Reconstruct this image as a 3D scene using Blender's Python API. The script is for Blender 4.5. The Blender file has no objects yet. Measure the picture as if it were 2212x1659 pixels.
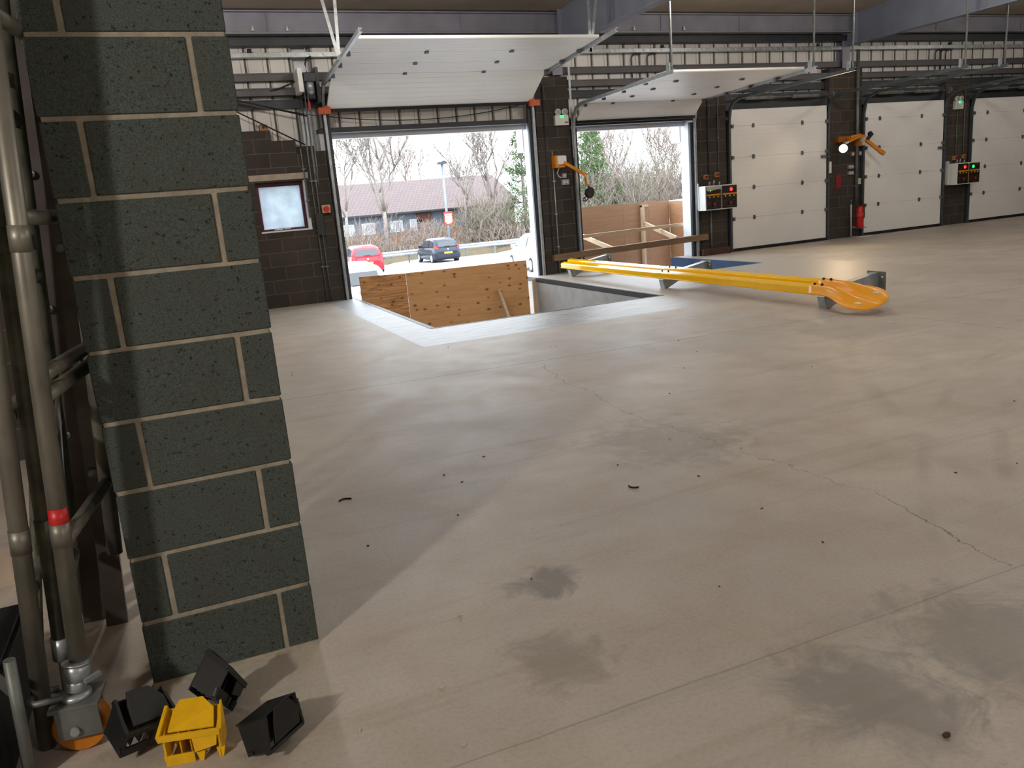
import bpy, bmesh, math, random
from mathutils import Vector, Matrix
random.seed(7)
SC = bpy.context.scene
COL = SC.collection
PI = math.pi
# ---------------------------------------------------------------- camera
CAM_H = 1.48662
YAW, PITCH, ROLL, FPX = 0.38178, 0.22858, -0.08362, 1733.57
cd = bpy.data.cameras.new('camera')
cam = bpy.data.objects.new('camera', cd)
COL.objects.link(cam)
fw = Vector((math.sin(YAW)*math.cos(PITCH), math.cos(YAW)*math.cos(PITCH), -math.sin(PITCH)))
rt = fw.cross(Vector((0, 0, 1))).normalized()
up = rt.cross(fw)
c_, s_ = math.cos(ROLL), math.sin(ROLL)
rx, ux = rt*c_+up*s_, up*c_-rt*s_
M = Matrix((rx, ux, -fw)).transposed().to_4x4()
M.translation = (0, 0, CAM_H)
cam.matrix_world = M
cd.sensor_width = 36.0
cd.lens = FPX/2212*36.0
cd.clip_end = 400
SC.camera = cam
# ---------------------------------------------------------------- world, exposure
SC.view_settings.view_transform = 'Standard'
SC.view_settings.look = 'None'
SC.view_settings.exposure = 0.0
SC.view_settings.gamma = 1.0
SC.view_settings.use_curve_mapping = False
SKY = 7.0
w = bpy.data.worlds.new('overcast_sky'); SC.world = w
w.use_nodes = True
bg = w.node_tree.nodes['Background']
bg.inputs['Color'].default_value = (0.82, 0.91, 1.0, 1)
bg.inputs['Strength'].default_value = SKY
SC.cycles.use_denoising = True
SC.cycles.use_adaptive_sampling = True
SC.cycles.adaptive_threshold = 0.02
SC.cycles.max_bounces = 8
SC.cycles.diffuse_bounces = 5
SC.cycles.glossy_bounces = 3
SC.cycles.sample_clamp_indirect = 6.0
D = 13.83          # inner face of the dock wall
# unseen hall lamps; the rows ahead of the camera are added fill (their housings are built further down)
UNSEEN_LAMPS = [(-4.4, -1.6, 4.2, 780), (5.0, -4.5, 4.2, 330), (13.0, -2.0, 4.2, 270), (0.6, 9.9, 4.42, 190), (3.6, 9.9, 4.42, 105), (7.4, 9.9, 4.42, 105), (11.6, 9.9, 4.42, 88),
         (15.4, 9.9, 4.42, 78), (19.4, 9.9, 4.42, 78), (6.0, 4.0, 4.42, 140), (13.0, 5.0, 4.42, 100)]
for k, (lx, ly, lz, lw) in enumerate(UNSEEN_LAMPS):
    ld = bpy.data.lights.new('unseen_hall_light', 'POINT'); ld.shadow_soft_size = 0.18
    ld.energy = lw; ld.color = (1.0, 0.93, 0.85)
    lo = bpy.data.objects.new('unseen_hall_light', ld); COL.objects.link(lo)
    lo.location = (lx, ly, lz-0.2)
# sky portals in the two open docks
for (x0, x1, zt) in ((2.65, 6.4, 2.72), (7.2, 9.85, 2.65)):
    ld = bpy.data.lights.new('dock_portal', 'AREA'); ld.shape = 'RECTANGLE'
    ld.size, ld.size_y = x1-x0, zt+0.7
    ld.cycles.is_portal = True
    lo = bpy.data.objects.new('dock_portal', ld); COL.objects.link(lo)
    lo.location = ((x0+x1)/2, 15.0, (zt-0.7)/2); lo.rotation_euler = (-PI/2, 0, 0)

# ---------------------------------------------------------------- helpers
def lin(r, g, b):
    f = lambda v: (v/255/12.92) if v/255 <= 0.04045 else ((v/255+0.055)/1.055)**2.4
    return (f(r), f(g), f(b), 1)

class NT:
    """tiny node-tree writer"""
    def __init__(s, name):
        s.m = bpy.data.materials.new(name); s.m.use_nodes = True
        s.t = s.m.node_tree; s.b = s.t.nodes['Principled BSDF']
    def n(s, typ, **kw):
        q = s.t.nodes.new(typ)
        for k, v in kw.items(): setattr(q, k, v)
        return q
    def l(s, a, b): s.t.links.new(a, b)
    def put(s, sock, v):
        if hasattr(v, 'node'): s.l(v, sock)
        else: sock.default_value = v
    def math(s, op, a, b=0.0, c=None):
        q = s.n('ShaderNodeMath', operation=op)
        s.put(q.inputs[0], a); s.put(q.inputs[1], b)
        if c is not None: s.put(q.inputs[2], c)
        return q.outputs[0]
    def mix(s, f, a, b):
        q = s.n('ShaderNodeMix', data_type='RGBA')
        s.put(q.inputs[0], f); s.put(q.inputs[6], a); s.put(q.inputs[7], b)
        return q.outputs[2]
    def pos(s, local=False, scale=(1, 1, 1)):
        if local: o = s.n('ShaderNodeTexCoord').outputs['Object']
        else: o = s.n('ShaderNodeNewGeometry').outputs['Position']
        if scale != (1, 1, 1):
            v = s.n('ShaderNodeMapping'); v.inputs['Scale'].default_value = scale
            s.l(o, v.inputs['Vector']); o = v.outputs[0]
        return o
    def noise(s, vec, scale, detail=4, rough=0.55, dist=0.0):
        q = s.n('ShaderNodeTexNoise'); s.l(vec, q.inputs['Vector'])
        q.inputs['Scale'].default_value = scale; q.inputs['Detail'].default_value = detail
        q.inputs['Roughness'].default_value = rough; q.inputs['Distortion'].default_value = dist
        return q.outputs['Fac']
    def ramp(s, f, lo, hi):
        q = s.n('ShaderNodeMapRange'); s.put(q.inputs[0], f)
        q.inputs[1].default_value = lo; q.inputs[2].default_value = hi
        return q.outputs[0]
    def bump(s, h, strength=0.3, dist=0.01):
        q = s.n('ShaderNodeBump'); q.inputs['Strength'].default_value = strength
        q.inputs['Distance'].default_value = dist
        s.l(h, q.inputs['Height']); s.l(q.outputs[0], s.b.inputs['Normal'])
    def sep(s, v):
        q = s.n('ShaderNodeSeparateXYZ'); s.l(v, q.inputs[0]); return q.outputs
    def comb(s, x, y, z):
        q = s.n('ShaderNodeCombineXYZ')
        for i, v in enumerate((x, y, z)): s.put(q.inputs[i], v)
        return q.outputs[0]

def mat(name, col, rough=0.6, metal=0.0, var=0.12, scale=6.0, bump=0.0, local=True, col2=None, spec=0.5, stretch=(1, 1, 1), emit=0.0):
    t = NT(name); v = t.pos(local, stretch)
    n = t.noise(v, scale, 5)
    a = col; b = col2 or tuple(list(x*(1-2.2*var) for x in col[:3])+[1])
    t.l(t.mix(t.ramp(n, 0.3, 0.7), b, a), t.b.inputs['Base Color'])
    t.b.inputs['Roughness'].default_value = rough; t.b.inputs['Metallic'].default_value = metal
    t.b.inputs['Specular IOR Level'].default_value = spec
    if bump: t.bump(t.noise(v, scale*6, 4), bump, 0.004)
    if emit:
        t.b.inputs['Emission Color'].default_value = col; t.b.inputs['Emission Strength'].default_value = emit
    return t.m

ORG = {}
class MB:
    def __init__(s): s.bm = bmesh.new()
    def face(s, vs, mi=0, smooth=False):
        try:
            f = s.bm.faces.new(vs); f.material_index = mi; f.smooth = smooth; return f
        except ValueError: return None
    def hexa(s, P, mi=0):
        v = [s.bm.verts.new(p) for p in P]
        for q in ((0, 3, 2, 1), (4, 5, 6, 7), (0, 1, 5, 4), (1, 2, 6, 5), (2, 3, 7, 6), (3, 0, 4, 7)):
            s.face([v[i] for i in q], mi)
        return s
    def box(s, x0, x1, y0, y1, z0, z1, mi=0):
        return s.hexa([(x0, y0, z0), (x1, y0, z0), (x1, y1, z0), (x0, y1, z0), (x0, y0, z1), (x1, y0, z1), (x1, y1, z1), (x0, y1, z1)], mi)
    def obox(s, c, size, R=None, mi=0):
        R = R or Matrix.Identity(3); c = Vector(c); a, b, d = (q/2 for q in size)
        return s.hexa([c+R@Vector(p) for p in ((-a, -b, -d), (a, -b, -d), (a, b, -d), (-a, b, -d), (-a, -b, d), (a, -b, d), (a, b, d), (-a, b, d))], mi)
    def bar(s, p, q, w, h, hint=(0, 0, 1), mi=0):
        """rectangular bar from p to q, w across, h along the hint"""
        p, q = Vector(p), Vector(q); d = (q-p).normalized(); hint = Vector(hint)
        if abs(d.dot(hint)) > 0.97: hint = Vector((0, 1, 0))
        a = d.cross(hint).normalized(); b = a.cross(d)
        return s.sweep([p, q], [(-w/2, -h/2), (w/2, -h/2), (w/2, h/2), (-w/2, h/2)], hint, mi=mi)
    def sweep(s, path, prof, hint=(0, 0, 1), closed=True, caps=True, mi=0, smooth=False, scale=None):
        path = [Vector(p) for p in path]; hint = Vector(hint); rings = []
        for i, p in enumerate(path):
            d = (path[min(i+1, len(path)-1)]-path[max(i-1, 0)]).normalized()
            h = hint if abs(d.dot(hint)) < 0.985 else Vector((0, 1, 0)) if abs(d.y) < 0.9 else Vector((1, 0, 0))
            a = d.cross(h).normalized(); b = a.cross(d)
            k = scale[i] if scale else 1.0
            rings.append([s.bm.verts.new(p+a*u*k+b*v*k) for u, v in prof])
        n = len(prof)
        for r0, r1 in zip(rings, rings[1:]):
            for j in range(n if closed else n-1):
                s.face([r0[j], r0[(j+1) % n], r1[(j+1) % n], r1[j]], mi, smooth)
        if closed and caps:
            s.face(rings[0][::-1], mi); s.face(rings[-1], mi)
        return s
    def tube(s, path, r, n=10, mi=0, hint=(0, 0, 1), scale=None, smooth=True):
        return s.sweep(path, [(r*math.cos(2*PI*k/n), r*math.sin(2*PI*k/n)) for k in range(n)], hint, mi=mi, smooth=smooth, scale=scale)
    def prism(s, pts, off, mi=0):
        """polygon of 3-D points pushed by the vector off"""
        off = Vector(off); A = [s.bm.verts.new(p) for p in pts]; B = [s.bm.verts.new(Vector(p)+off) for p in pts]
        n = len(pts)
        s.face(A[::-1], mi); s.face(B, mi)
        for i in range(n): s.face([A[i], A[(i+1) % n], B[(i+1) % n], B[i]], mi)
        return s
    def loft(s, rings, mi=0, smooth=True, caps=True, closed=True):
        R = [[s.bm.verts.new(p) for p in r] for r in rings]; n = len(R[0])
        for a, b in zip(R, R[1:]):
            for j in range(n if closed else n-1): s.face([a[j], a[(j+1) % n], b[(j+1) % n], b[j]], mi, smooth)
        if caps and closed: s.face(R[0][::-1], mi); s.face(R[-1], mi)
        return s
    def ball(s, c, r, sc=(1, 1, 1), mi=0, u=12, v=8):
        res = bmesh.ops.create_uvsphere(s.bm, u_segments=u, v_segments=v, radius=r)
        for q in res['verts']:
            q.co = Vector((q.co.x*sc[0], q.co.y*sc[1], q.co.z*sc[2]))+Vector(c)
            for f in q.link_faces: f.material_index = mi; f.smooth = True
        return s
    def build(s, name, mats, parent=None, bevel=0.0, solid=0.0):
        if solid:
            bmesh.ops.solidify(s.bm, geom=list(s.bm.faces), thickness=solid)
        bmesh.ops.recalc_face_normals(s.bm, faces=s.bm.faces)
        if bevel:
            es = [e for e in s.bm.edges if len(e.link_faces) == 2 and e.calc_face_angle(0) > 0.6]
            bmesh.ops.bevel(s.bm, geom=es, offset=bevel, segments=2, affect='EDGES', profile=0.6)
        if parent is None:
            co = [v.co for v in s.bm.verts]
            org = Vector(((min(c.x for c in co)+max(c.x for c in co))/2, (min(c.y for c in co)+max(c.y for c in co))/2, min(c.z for c in co)))
        else: org = ORG[parent.name]
        for v in s.bm.verts: v.co -= org
        me = bpy.data.meshes.new(name); s.bm.to_mesh(me); s.bm.free()
        for m in (mats if isinstance(mats, (list, tuple)) else [mats]): me.materials.append(m)
        o = bpy.data.objects.new(name, me); COL.objects.link(o)
        if parent is None: o.location = org
        else: o.parent = parent
        ORG[o.name] = org
        return o

def empty(name, loc):
    o = bpy.data.objects.new(name, None); COL.objects.link(o); o.location = loc; o.empty_display_size = 0.1
    ORG[o.name] = Vector(loc); return o
def tag(o, label=None, cat=None, group=None, kind=None):
    if label: o['label'] = label
    if cat: o['category'] = cat
    if group: o['group'] = group
    if kind: o['kind'] = kind
    return o
def struct(o, label=None): return tag(o, label, kind='structure')
def copy_tree(o, parent=None):
    c = o.copy(); COL.objects.link(c)
    if parent is not None: c.parent = parent
    for ch in list(o.children): copy_tree(ch, c)
    ORG[c.name] = ORG.get(o.name, Vector())
    return c
def rotz(a): return Matrix.Rotation(a, 3, 'Z')

# ---------------------------------------------------------------- materials
def m_blocks():
    t = NT('block_wall'); P = t.pos(); x, y, z = t.sep(P)
    u = t.math('ADD', x, y); vec = t.comb(u, z, 0.0)
    b = t.n('ShaderNodeTexBrick'); b.offset = 0.5; b.squash = 1.0
    t.l(vec, b.inputs['Vector']); b.inputs['Scale'].default_value = 1.0
    b.inputs['Brick Width'].default_value = 0.45; b.inputs['Row Height'].default_value = 0.225
    b.inputs['Mortar Size'].default_value = 0.006; b.inputs['Mortar Smooth'].default_value = 0.15
    b.inputs['Color1'].default_value = lin(64, 59, 55); b.inputs['Color2'].default_value = lin(76, 70, 65)
    b.inputs['Mortar'].default_value = lin(112, 100, 88)
    n = t.noise(P, 30, 5, 0.7); n2 = t.noise(P, 1.3, 3)
    c = t.mix(t.ramp(n, 0.35, 0.75), lin(50, 45, 42), b.outputs['Color'])
    q = t.n('ShaderNodeMix', data_type='RGBA'); q.blend_type = 'MIX'; q.inputs[0].default_value = 0.45
    t.l(b.outputs['Color'], q.inputs[6]); t.l(c, q.inputs[7])
    c = t.mix(t.math('MULTIPLY', t.ramp(n2, 0.45, 0.75), 0.3), q.outputs[2], lin(98, 88, 78))
    t.l(c, t.b.inputs['Base Color']); t.b.inputs['Roughness'].default_value = 0.92
    t.b.inputs['Specular IOR Level'].default_value = 0.2
    h = t.math('SUBTRACT', t.math('MULTIPLY', n, 0.4), b.outputs['Fac'])
    t.bump(h, 0.5, 0.006); return t.m
BLOCKS = m_blocks()

def m_pierblock():
    t = NT('dense_block'); P = t.pos()
    n = t.noise(P, 220, 4, 0.7); n2 = t.noise(P, 9, 4, 0.6); n3 = t.noise(P, 75, 3, 0.6)
    c = t.mix(t.ramp(n, 0.3, 0.7), lin(50, 56, 53), lin(94, 102, 97))
    c = t.mix(t.math('MULTIPLY', t.ramp(n2, 0.4, 0.7), 0.45), c, lin(76, 76, 68))
    pit = t.ramp(n3, 0.62, 0.70)
    c = t.mix(t.math('MULTIPLY', pit, 0.75), c, lin(26, 27, 25))
    t.l(c, t.b.inputs['Base Color']); t.b.inputs['Roughness'].default_value = 0.95
    t.b.inputs['Specular IOR Level'].default_value = 0.15
    t.bump(t.math('SUBTRACT', t.math('MULTIPLY', n, 0.5), pit), 0.6, 0.004); return t.m
PIERB = m_pierblock()
MORTAR = mat('mortar', lin(168, 158, 140), 0.95, var=0.15, scale=25, bump=0.6, local=False, spec=0.15)

def seg_dist(t, P, a, b, wob=0.0):
    """distance in plan from the straight mark a-b"""
    ax, ay = a; bx, by = b; L = math.hypot(bx-ax, by-ay); ux_, uy_ = (bx-ax)/L, (by-ay)/L
    x, y, z = t.sep(P)
    dx = t.math('SUBTRACT', x, ax); dy = t.math('SUBTRACT', y, ay)
    al = t.math('ADD', t.math('MULTIPLY', dx, ux_), t.math('MULTIPLY', dy, uy_))
    ac = t.math('ADD', t.math('MULTIPLY', dx, -uy_), t.math('MULTIPLY', dy, ux_))
    if wob:
        n = t.noise(t.pos(), 3.5, 5, 0.65)
        ac = t.math('ADD', ac, t.math('MULTIPLY', t.math('SUBTRACT', n, 0.5), wob))
    over = t.math('ABSOLUTE', t.math('SUBTRACT', al, L/2))
    out = t.math('MAXIMUM', t.math('SUBTRACT', over, L/2), 0.0)
    return t.math('ADD', t.math('ABSOLUTE', ac), out)

def m_floor():
    t = NT('power_floated_concrete'); P = t.pos()
    n1 = t.noise(P, 0.55, 5, 0.6, 0.6); n2 = t.noise(P, 2.2, 6, 0.62, 0.4); n3 = t.noise(P, 60, 4, 0.7)
    c = t.mix(t.ramp(n1, 0.32, 0.68), lin(168, 161, 152), lin(190, 181, 168))
    c = t.mix(t.math('MULTIPLY', t.ramp(n2, 0.42, 0.72), 0.5), c, lin(160, 143, 120))
    c = t.mix(t.math('MULTIPLY', t.ramp(n3, 0.45, 0.8), 0.35), c, lin(120, 112, 103))
    # dragged dusty streaks in two directions
    for rz, sc, col, k, lo in ((0.5, (0.35, 3.4, 1), lin(150, 128, 100), 0.35, 0.56), (-0.75, (0.3, 4.0, 1), lin(132, 128, 122), 0.32, 0.58), (1.2, (0.5, 9.0, 1), lin(185, 178, 168), 0.35, 0.6)):
        mp = t.n('ShaderNodeMapping'); mp.inputs['Rotation'].default_value = (0, 0, rz); mp.inputs['Scale'].default_value = sc
        t.l(P, mp.inputs['Vector'])
        s = t.noise(mp.outputs[0], 1.3, 6, 0.65, 0.5)
        c = t.mix(t.math('MULTIPLY', t.ramp(s, lo, lo+0.14), k), c, col)
    # dark worn patches
    for (px, py, r, col, k) in ((1.17, 2.67, 0.17, lin(108, 103, 97), 0.75), (1.65, 1.55, 0.30, lin(112, 109, 105), 0.6), (2.2, 1.55, 0.38, lin(112, 109, 105), 0.55), (0.95, 2.15, 0.2, lin(118, 108, 96), 0.5), (2.56, 3.9, 0.55, lin(120, 112, 100), 0.45)):
        x, y, z = t.sep(P); dx = t.math('SUBTRACT', x, px); dy = t.math('SUBTRACT', y, py)
        d = t.math('SQRT', t.math('ADD', t.math('MULTIPLY', dx, dx), t.math('MULTIPLY', dy, dy)))
        d = t.math('ADD', d, t.math('MULTIPLY', t.math('SUBTRACT', t.noise(P, 5, 5, 0.65, 1.0), 0.5), r*2.2))
        c = t.mix(t.math('MULTIPLY', t.ramp(d, r, r*0.45), k), c, col)
    # rubber tyre arcs on the right
    for (cx, cy, r, wd, k) in ((9.0, -4.0, 8.5, 0.06, 0.28), (9.0, -4.0, 8.85, 0.05, 0.2), (14, -3.0, 12.0, 0.09, 0.18), (3.0, 16.0, 12.2, 0.05, 0.18)):
        x, y, z = t.sep(P); dx = t.math('SUBTRACT', x, cx); dy = t.math('SUBTRACT', y, cy)
        d = t.math('ABSOLUTE', t.math('SUBTRACT', t.math('SQRT', t.math('ADD', t.math('MULTIPLY', dx, dx), t.math('MULTIPLY', dy, dy))), r))
        f = t.math('MULTIPLY', t.ramp(d, wd, wd*0.3), t.ramp(t.noise(P, 1.7, 5), 0.42, 0.62))
        c = t.mix(t.math('MULTIPLY', f, k), c, lin(92, 86, 80))
    # saw-cut joints and cracks
    for a, b, wob, wd, k in (((0.3, 6.76), (30, 5.0), 0.0, 0.009, 0.6), ((6.58, 8.2), (6.95, -6), 0.0, 0.008, 0.55), ((-3, 1.84), (30, 1.84), 0.02, 0.005, 0.3), ((14, 12.9), (14.3, -6), 0.0, 0.009, 0.7), ((0.2, 10.9), (2.3, 10.9), 0.0, 0.006, 0.3),
                             ((2.88, 6.52), (2.75, 5.6), 0.25, 0.005, 0.55), ((2.75, 5.6), (2.66, 4.3), 0.3, 0.005, 0.45), ((2.7, 4.3), (2.84, 2.6), 0.3, 0.004, 0.5), ((2.84, 2.6), (2.68, 1.86), 0.15, 0.004, 0.7), ((6.9, 11.0), (30, 10.4), 0.0, 0.012, 0.5)):
        d = seg_dist(t, P, a, b, wob)
        c = t.mix(t.math('MULTIPLY', t.ramp(d, wd, wd*0.4), k), c, lin(70, 62, 56))
    t.l(c, t.b.inputs['Base Color'])
    t.l(t.math('ADD', 0.42, t.math('MULTIPLY', n2, 0.25)), t.b.inputs['Roughness'])
    t.b.inputs['Specular IOR Level'].default_value = 0.5
    t.bump(n3, 0.12, 0.002); return t.m
FLOORM = m_floor()

def m_screed():
    t = NT('pale_screed'); P = t.pos()
    mp = t.n('ShaderNodeMapping'); mp.inputs['Scale'].default_value = (0.8, 5.0, 1); t.l(P, mp.inputs['Vector'])
    n = t.noise(mp.outputs[0], 3.2, 6, 0.7); n2 = t.noise(P, 1.0, 4); x, y, z = t.sep(P)
    c = t.mix(t.ramp(n, 0.38, 0.62), lin(130, 128, 126), lin(170, 171, 173))
    c = t.mix(t.math('MULTIPLY', t.ramp(n2, 0.55, 0.7), 0.25), c, lin(172, 166, 158))
    # the white wash thins out away from the first pit
    c = t.mix(t.ramp(t.math('ADD', x, n2), 5.2, 7.2), c, lin(172, 164, 153))
    t.l(c, t.b.inputs['Base Color']); t.b.inputs['Roughness'].default_value = 0.45
    t.bump(n, 0.2, 0.003); return t.m
SCREED = m_screed()

def m_ply(name, a, b, knots=True, strong=False):
    t = NT(name); P = t.pos(); x, y, z = t.sep(P)
    v = t.comb(t.math('MULTIPLY', x, 0.35), y, t.math('MULTIPLY', z, 5.0 if strong else 3.2))
    n = t.noise(v, 4.5 if strong else 6.0, 6, 0.6, 1.4 if strong else 0.5)
    if strong: n = t.math('PINGPONG', t.math('MULTIPLY', n, 5.0), 1.0)
    c = t.mix(t.ramp(n, 0.2, 0.8), a, b)
    fine = t.noise(t.comb(t.math('MULTIPLY', x, 2.0), y, t.math('MULTIPLY', z, 60)), 3, 3)
    c = t.mix(t.math('MULTIPLY', t.ramp(fine, 0.5, 0.8), 0.25), c, lin(120, 86, 52))
    if knots:
        vo = t.n('ShaderNodeTexVoronoi'); vo.feature = 'F1'; vo.voronoi_dimensions = '2D'; t.l(t.comb(x, t.math('MULTIPLY', z, 1.7), 0.0), vo.inputs['Vector']); vo.inputs['Scale'].default_value = 5.0
        keep = t.ramp(t.sep(vo.outputs['Color'])[0], 0.56, 0.60); big = t.math('MULTIPLY', t.sep(vo.outputs['Color'])[1], 0.09)
        dd = t.math('ADD', vo.outputs['Distance'], big)
        k = t.math('MULTIPLY', t.ramp(dd, 0.19, 0.13), keep)
        c = t.mix(t.math('MULTIPLY', k, 0.85), c, lin(84, 50, 26))
        k2 = t.math('MULTIPLY', t.ramp(dd, 0.34, 0.16), keep)
        c = t.mix(t.math('MULTIPLY', k2, 0.2), c, lin(120, 76, 42))
    t.l(c, t.b.inputs['Base Color']); t.b.inputs['Roughness'].default_value = 0.6
    return t.m
PLY = m_ply('plywood', lin(190, 138, 88), lin(214, 168, 116))
PLY2 = m_ply('plywood_grain', lin(166, 116, 68), lin(206, 152, 98), strong=True)
HOARD = m_ply('hoarding_ply', lin(146, 104, 72), lin(166, 126, 92), knots=False)
TIMBER = mat('sawn_timber', lin(205, 180, 148), 0.7, var=0.12, scale=5, stretch=(0.4, 6, 6), local=False)
TIMBERD = mat('weathered_timber', lin(150, 120, 90), 0.75, var=0.2, scale=5, stretch=(0.4, 6, 6), local=False)
GALV = mat('galvanised_steel', lin(178, 184, 186), 0.38, 0.5, var=0.15, scale=14, local=False)
GALVD = mat('dull_galvanised', lin(124, 128, 124), 0.5, 0.35, var=0.2, scale=10, local=False)
DARKSTEEL = mat('dark_painted_steel', lin(52, 55, 60), 0.5, 0.1, var=0.15, scale=5, local=False)
BEAMM = mat('blue_grey_steel', lin(140, 140, 152), 0.55, 0.0, var=0.12, scale=2.2, local=False)
RAFT = mat('rafter_steel', lin(128, 134, 150), 0.55, 0.0, var=0.1, scale=2.2, local=False)
RAILM = mat('cladding_rail', lin(92, 88, 90), 0.55, 0.1, var=0.12, scale=3, local=False)
LINER = mat('liner_sheet', lin(226, 222, 216), 0.55, var=0.06, scale=1.5, local=False)
ROOFM = mat('roof_lining', lin(168, 156, 142), 0.8, var=0.1, scale=1.0, local=False)
RUBBER = mat('black_rubber', lin(24, 24, 28), 0.7, var=0.2, scale=10)
BLACK = mat('black_plastic', lin(22, 23, 25), 0.5, var=0.2, scale=12)
DOORW = mat('white_door_steel', lin(238, 237, 234), 0.42, var=0.03, scale=1.2)
DOORSEAM = mat('door_seam', lin(120, 116, 110), 0.6, var=0.1)
HINGE = mat('hinge_steel', lin(120, 122, 126), 0.5, 0.5, var=0.2, scale=30)
ORANGE = mat('orange_paint', lin(206, 92, 48), 0.5, var=0.12, scale=20)
WHITEP = mat('white_plastic', lin(226, 226, 222), 0.4, var=0.04)
WHITEC = mat('white_cladding', lin(226, 230, 236), 0.5, var=0.04, scale=2, local=False)
YEL = mat('yellow_paint', lin(250, 196, 6), 0.11, var=0.03, scale=3, spec=0.9)
YELO = mat('orange_yellow_paint', lin(246, 166, 2), 0.36, var=0.03, scale=3)
LAMPO = mat('lamp_arm_yellow', lin(226, 140, 26), 0.45, var=0.1, scale=9)
PLASY = mat('yellow_plastic', lin(240, 186, 18), 0.45, var=0.08, scale=20)
RED = mat('red_paint', lin(196, 32, 30), 0.4, var=0.08)
REDD = mat('dull_red_paint', lin(150, 34, 38), 0.6, var=0.25, scale=14)
BURG = mat('burgundy_frame', lin(84, 26, 44), 0.5, var=0.15, scale=9)
GREENLED = mat('green_led', (0.02, 1.0, 0.15, 1), 0.4, emit=2.2, var=0.0)
REDLED = mat('red_led', (1.0, 0.03, 0.03, 1), 0.4, emit=3.0, var=0.0)
LAMPGLOW = mat('lit_lamp_face', (1.0, 0.83, 0.55, 1), 0.4, emit=9.0, var=0.0)
TUBEM = mat('aluminium_tube', lin(150, 146, 134), 0.45, 0.55, var=0.25, scale=8, stretch=(1, 1, 0.5), local=False)
TUBEG = mat('weathered_tube', lin(112, 114, 100), 0.55, 0.4, var=0.3, scale=9, local=False)
STUDM = mat('steel_channel', lin(128, 118, 112), 0.35, 0.75, var=0.2, scale=5, local=False)
PITC = mat('pit_concrete', lin(178, 176, 172), 0.8, var=0.1, scale=5, local=False, bump=0.3)
BLUEP = mat('blue_pit_paint', lin(58, 82, 120), 0.55, var=0.15, scale=5, local=False)
REDBROWN = mat('reddish_timber', lin(84, 52, 46), 0.7, var=0.2, scale=8)
CABLE = mat('black_cable', lin(22, 22, 24), 0.6, var=0.1)
LINTEL = mat('concrete_lintel', lin(176, 160, 142), 0.9, var=0.12, scale=9, local=False, bump=0.3)
ASPH = mat('asphalt', lin(164, 160, 158), 0.9, var=0.08, scale=0.8, local=False)
BANK = mat('leaf_litter', lin(104, 80, 62), 0.95, var=0.2, scale=2.5, local=False, col2=lin(70, 74, 46))
BARK = mat('pale_bark', lin(140, 130, 122), 0.9, var=0.15, scale=8)
TWIG = mat('bare_twigs', lin(150, 134, 124), 0.9, var=0.2, scale=3)
TWIG2 = mat('olive_twigs', lin(140, 136, 112), 0.9, var=0.2, scale=3)
NEEDLE = mat('pine_needles', lin(98, 120, 74), 0.8, var=0.25, scale=3)
ROOFT = None
def m_rooftile():
    t = NT('roof_tiles'); P = t.pos(); x, y, z = t.sep(P)
    b = t.n('ShaderNodeTexBrick'); t.l(t.comb(x, t.math('MULTIPLY', z, 2.2), 0.0), b.inputs['Vector'])
    b.inputs['Scale'].default_value = 1.0; b.inputs['Brick Width'].default_value = 0.34; b.inputs['Row Height'].default_value = 0.32
    b.inputs['Mortar Size'].default_value = 0.03; b.inputs['Color1'].default_value = lin(102, 85, 81); b.inputs['Color2'].default_value = lin(94, 81, 79)
    b.inputs['Mortar'].default_value = lin(76, 66, 66)
    t.l(b.outputs['Color'], t.b.inputs['Base Color']); t.b.inputs['Roughness'].default_value = 0.9
    return t.m
ROOFT = m_rooftile()
BRICKO = mat('orange_brick', lin(140, 104, 80), 0.9, var=0.08, scale=4, local=False)
BLUEG = mat('blue_grey_panel', lin(112, 120, 136), 0.6, var=0.1, scale=1, local=False)
GLASSD = mat('dark_glass', lin(34, 38, 42), 0.12, var=0.05, spec=0.8)
SANDP = mat('sand_panel', lin(140, 122, 80), 0.7, var=0.05)

# ---------------------------------------------------------------- floor, pits
fb = MB()
def slab(x0, x1, y0, y1, mi=0): fb.box(x0, x1, y0, y1, -0.2, 0.0, mi)
PX0, PX1, PY0 = 2.80, 6.08, 9.38       # pit 1
QX0, QX1, QY0 = 7.22, 9.47, 11.44      # pit 2
S0 = 8.21                              # near edge of the pale screed
slab(-6, 32, -9, S0); slab(-6, 2.31, S0, D+0.3)
slab(10.3, 32, S0, D+0.3)
struct(fb.build('floor', FLOORM))
fb = MB()
slab(2.31, PX0, S0, D+0.35); slab(PX0, PX1, S0, PY0); slab(PX1, QX0, S0, D+0.35)
slab(QX0, QX1, S0, QY0); slab(QX1, 10.3, S0, D+0.35)
struct(fb.build('floor_screed', SCREED), 'pale screed band laid around the two open dock pits')
def pit(name, x0, x1, y0, mwall, depth, lab):
    m = MB(); y1 = D+0.35
    m.box(x0-0.25, x0, y0-0.25, y1, -depth-0.2, -0.2); m.box(x1, x1+0.25, y0-0.25, y1, -depth-0.2, -0.2)
    m.box(x0, x1, y0-0.25, y0, -depth-0.2, -0.2)
    m.box(x0-0.004, x0, y0, y1, -0.2, -0.07); m.box(x1, x1+0.004, y0, y1, -0.2, -0.07)
    m.box(x0, x1, y0, y1, -depth-0.25, -depth)
    # rough inner lining up to the steel edge
    m.box(x1-0.012, x1, y0, y1, -depth, -0.075); m.box(x0, x0+0.012, y0, y1, -depth, -0.075)
    return struct(m.build(name, mwall), lab)
pit('floor_pit', PX0, PX1, PY0, PITC, 0.95, 'open concrete dock pit behind the knotty plywood board')
pit('floor_pit', QX0, QX1, QY0, BLUEP, 0.95, 'open blue painted dock pit beyond the yellow barrier')
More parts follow.
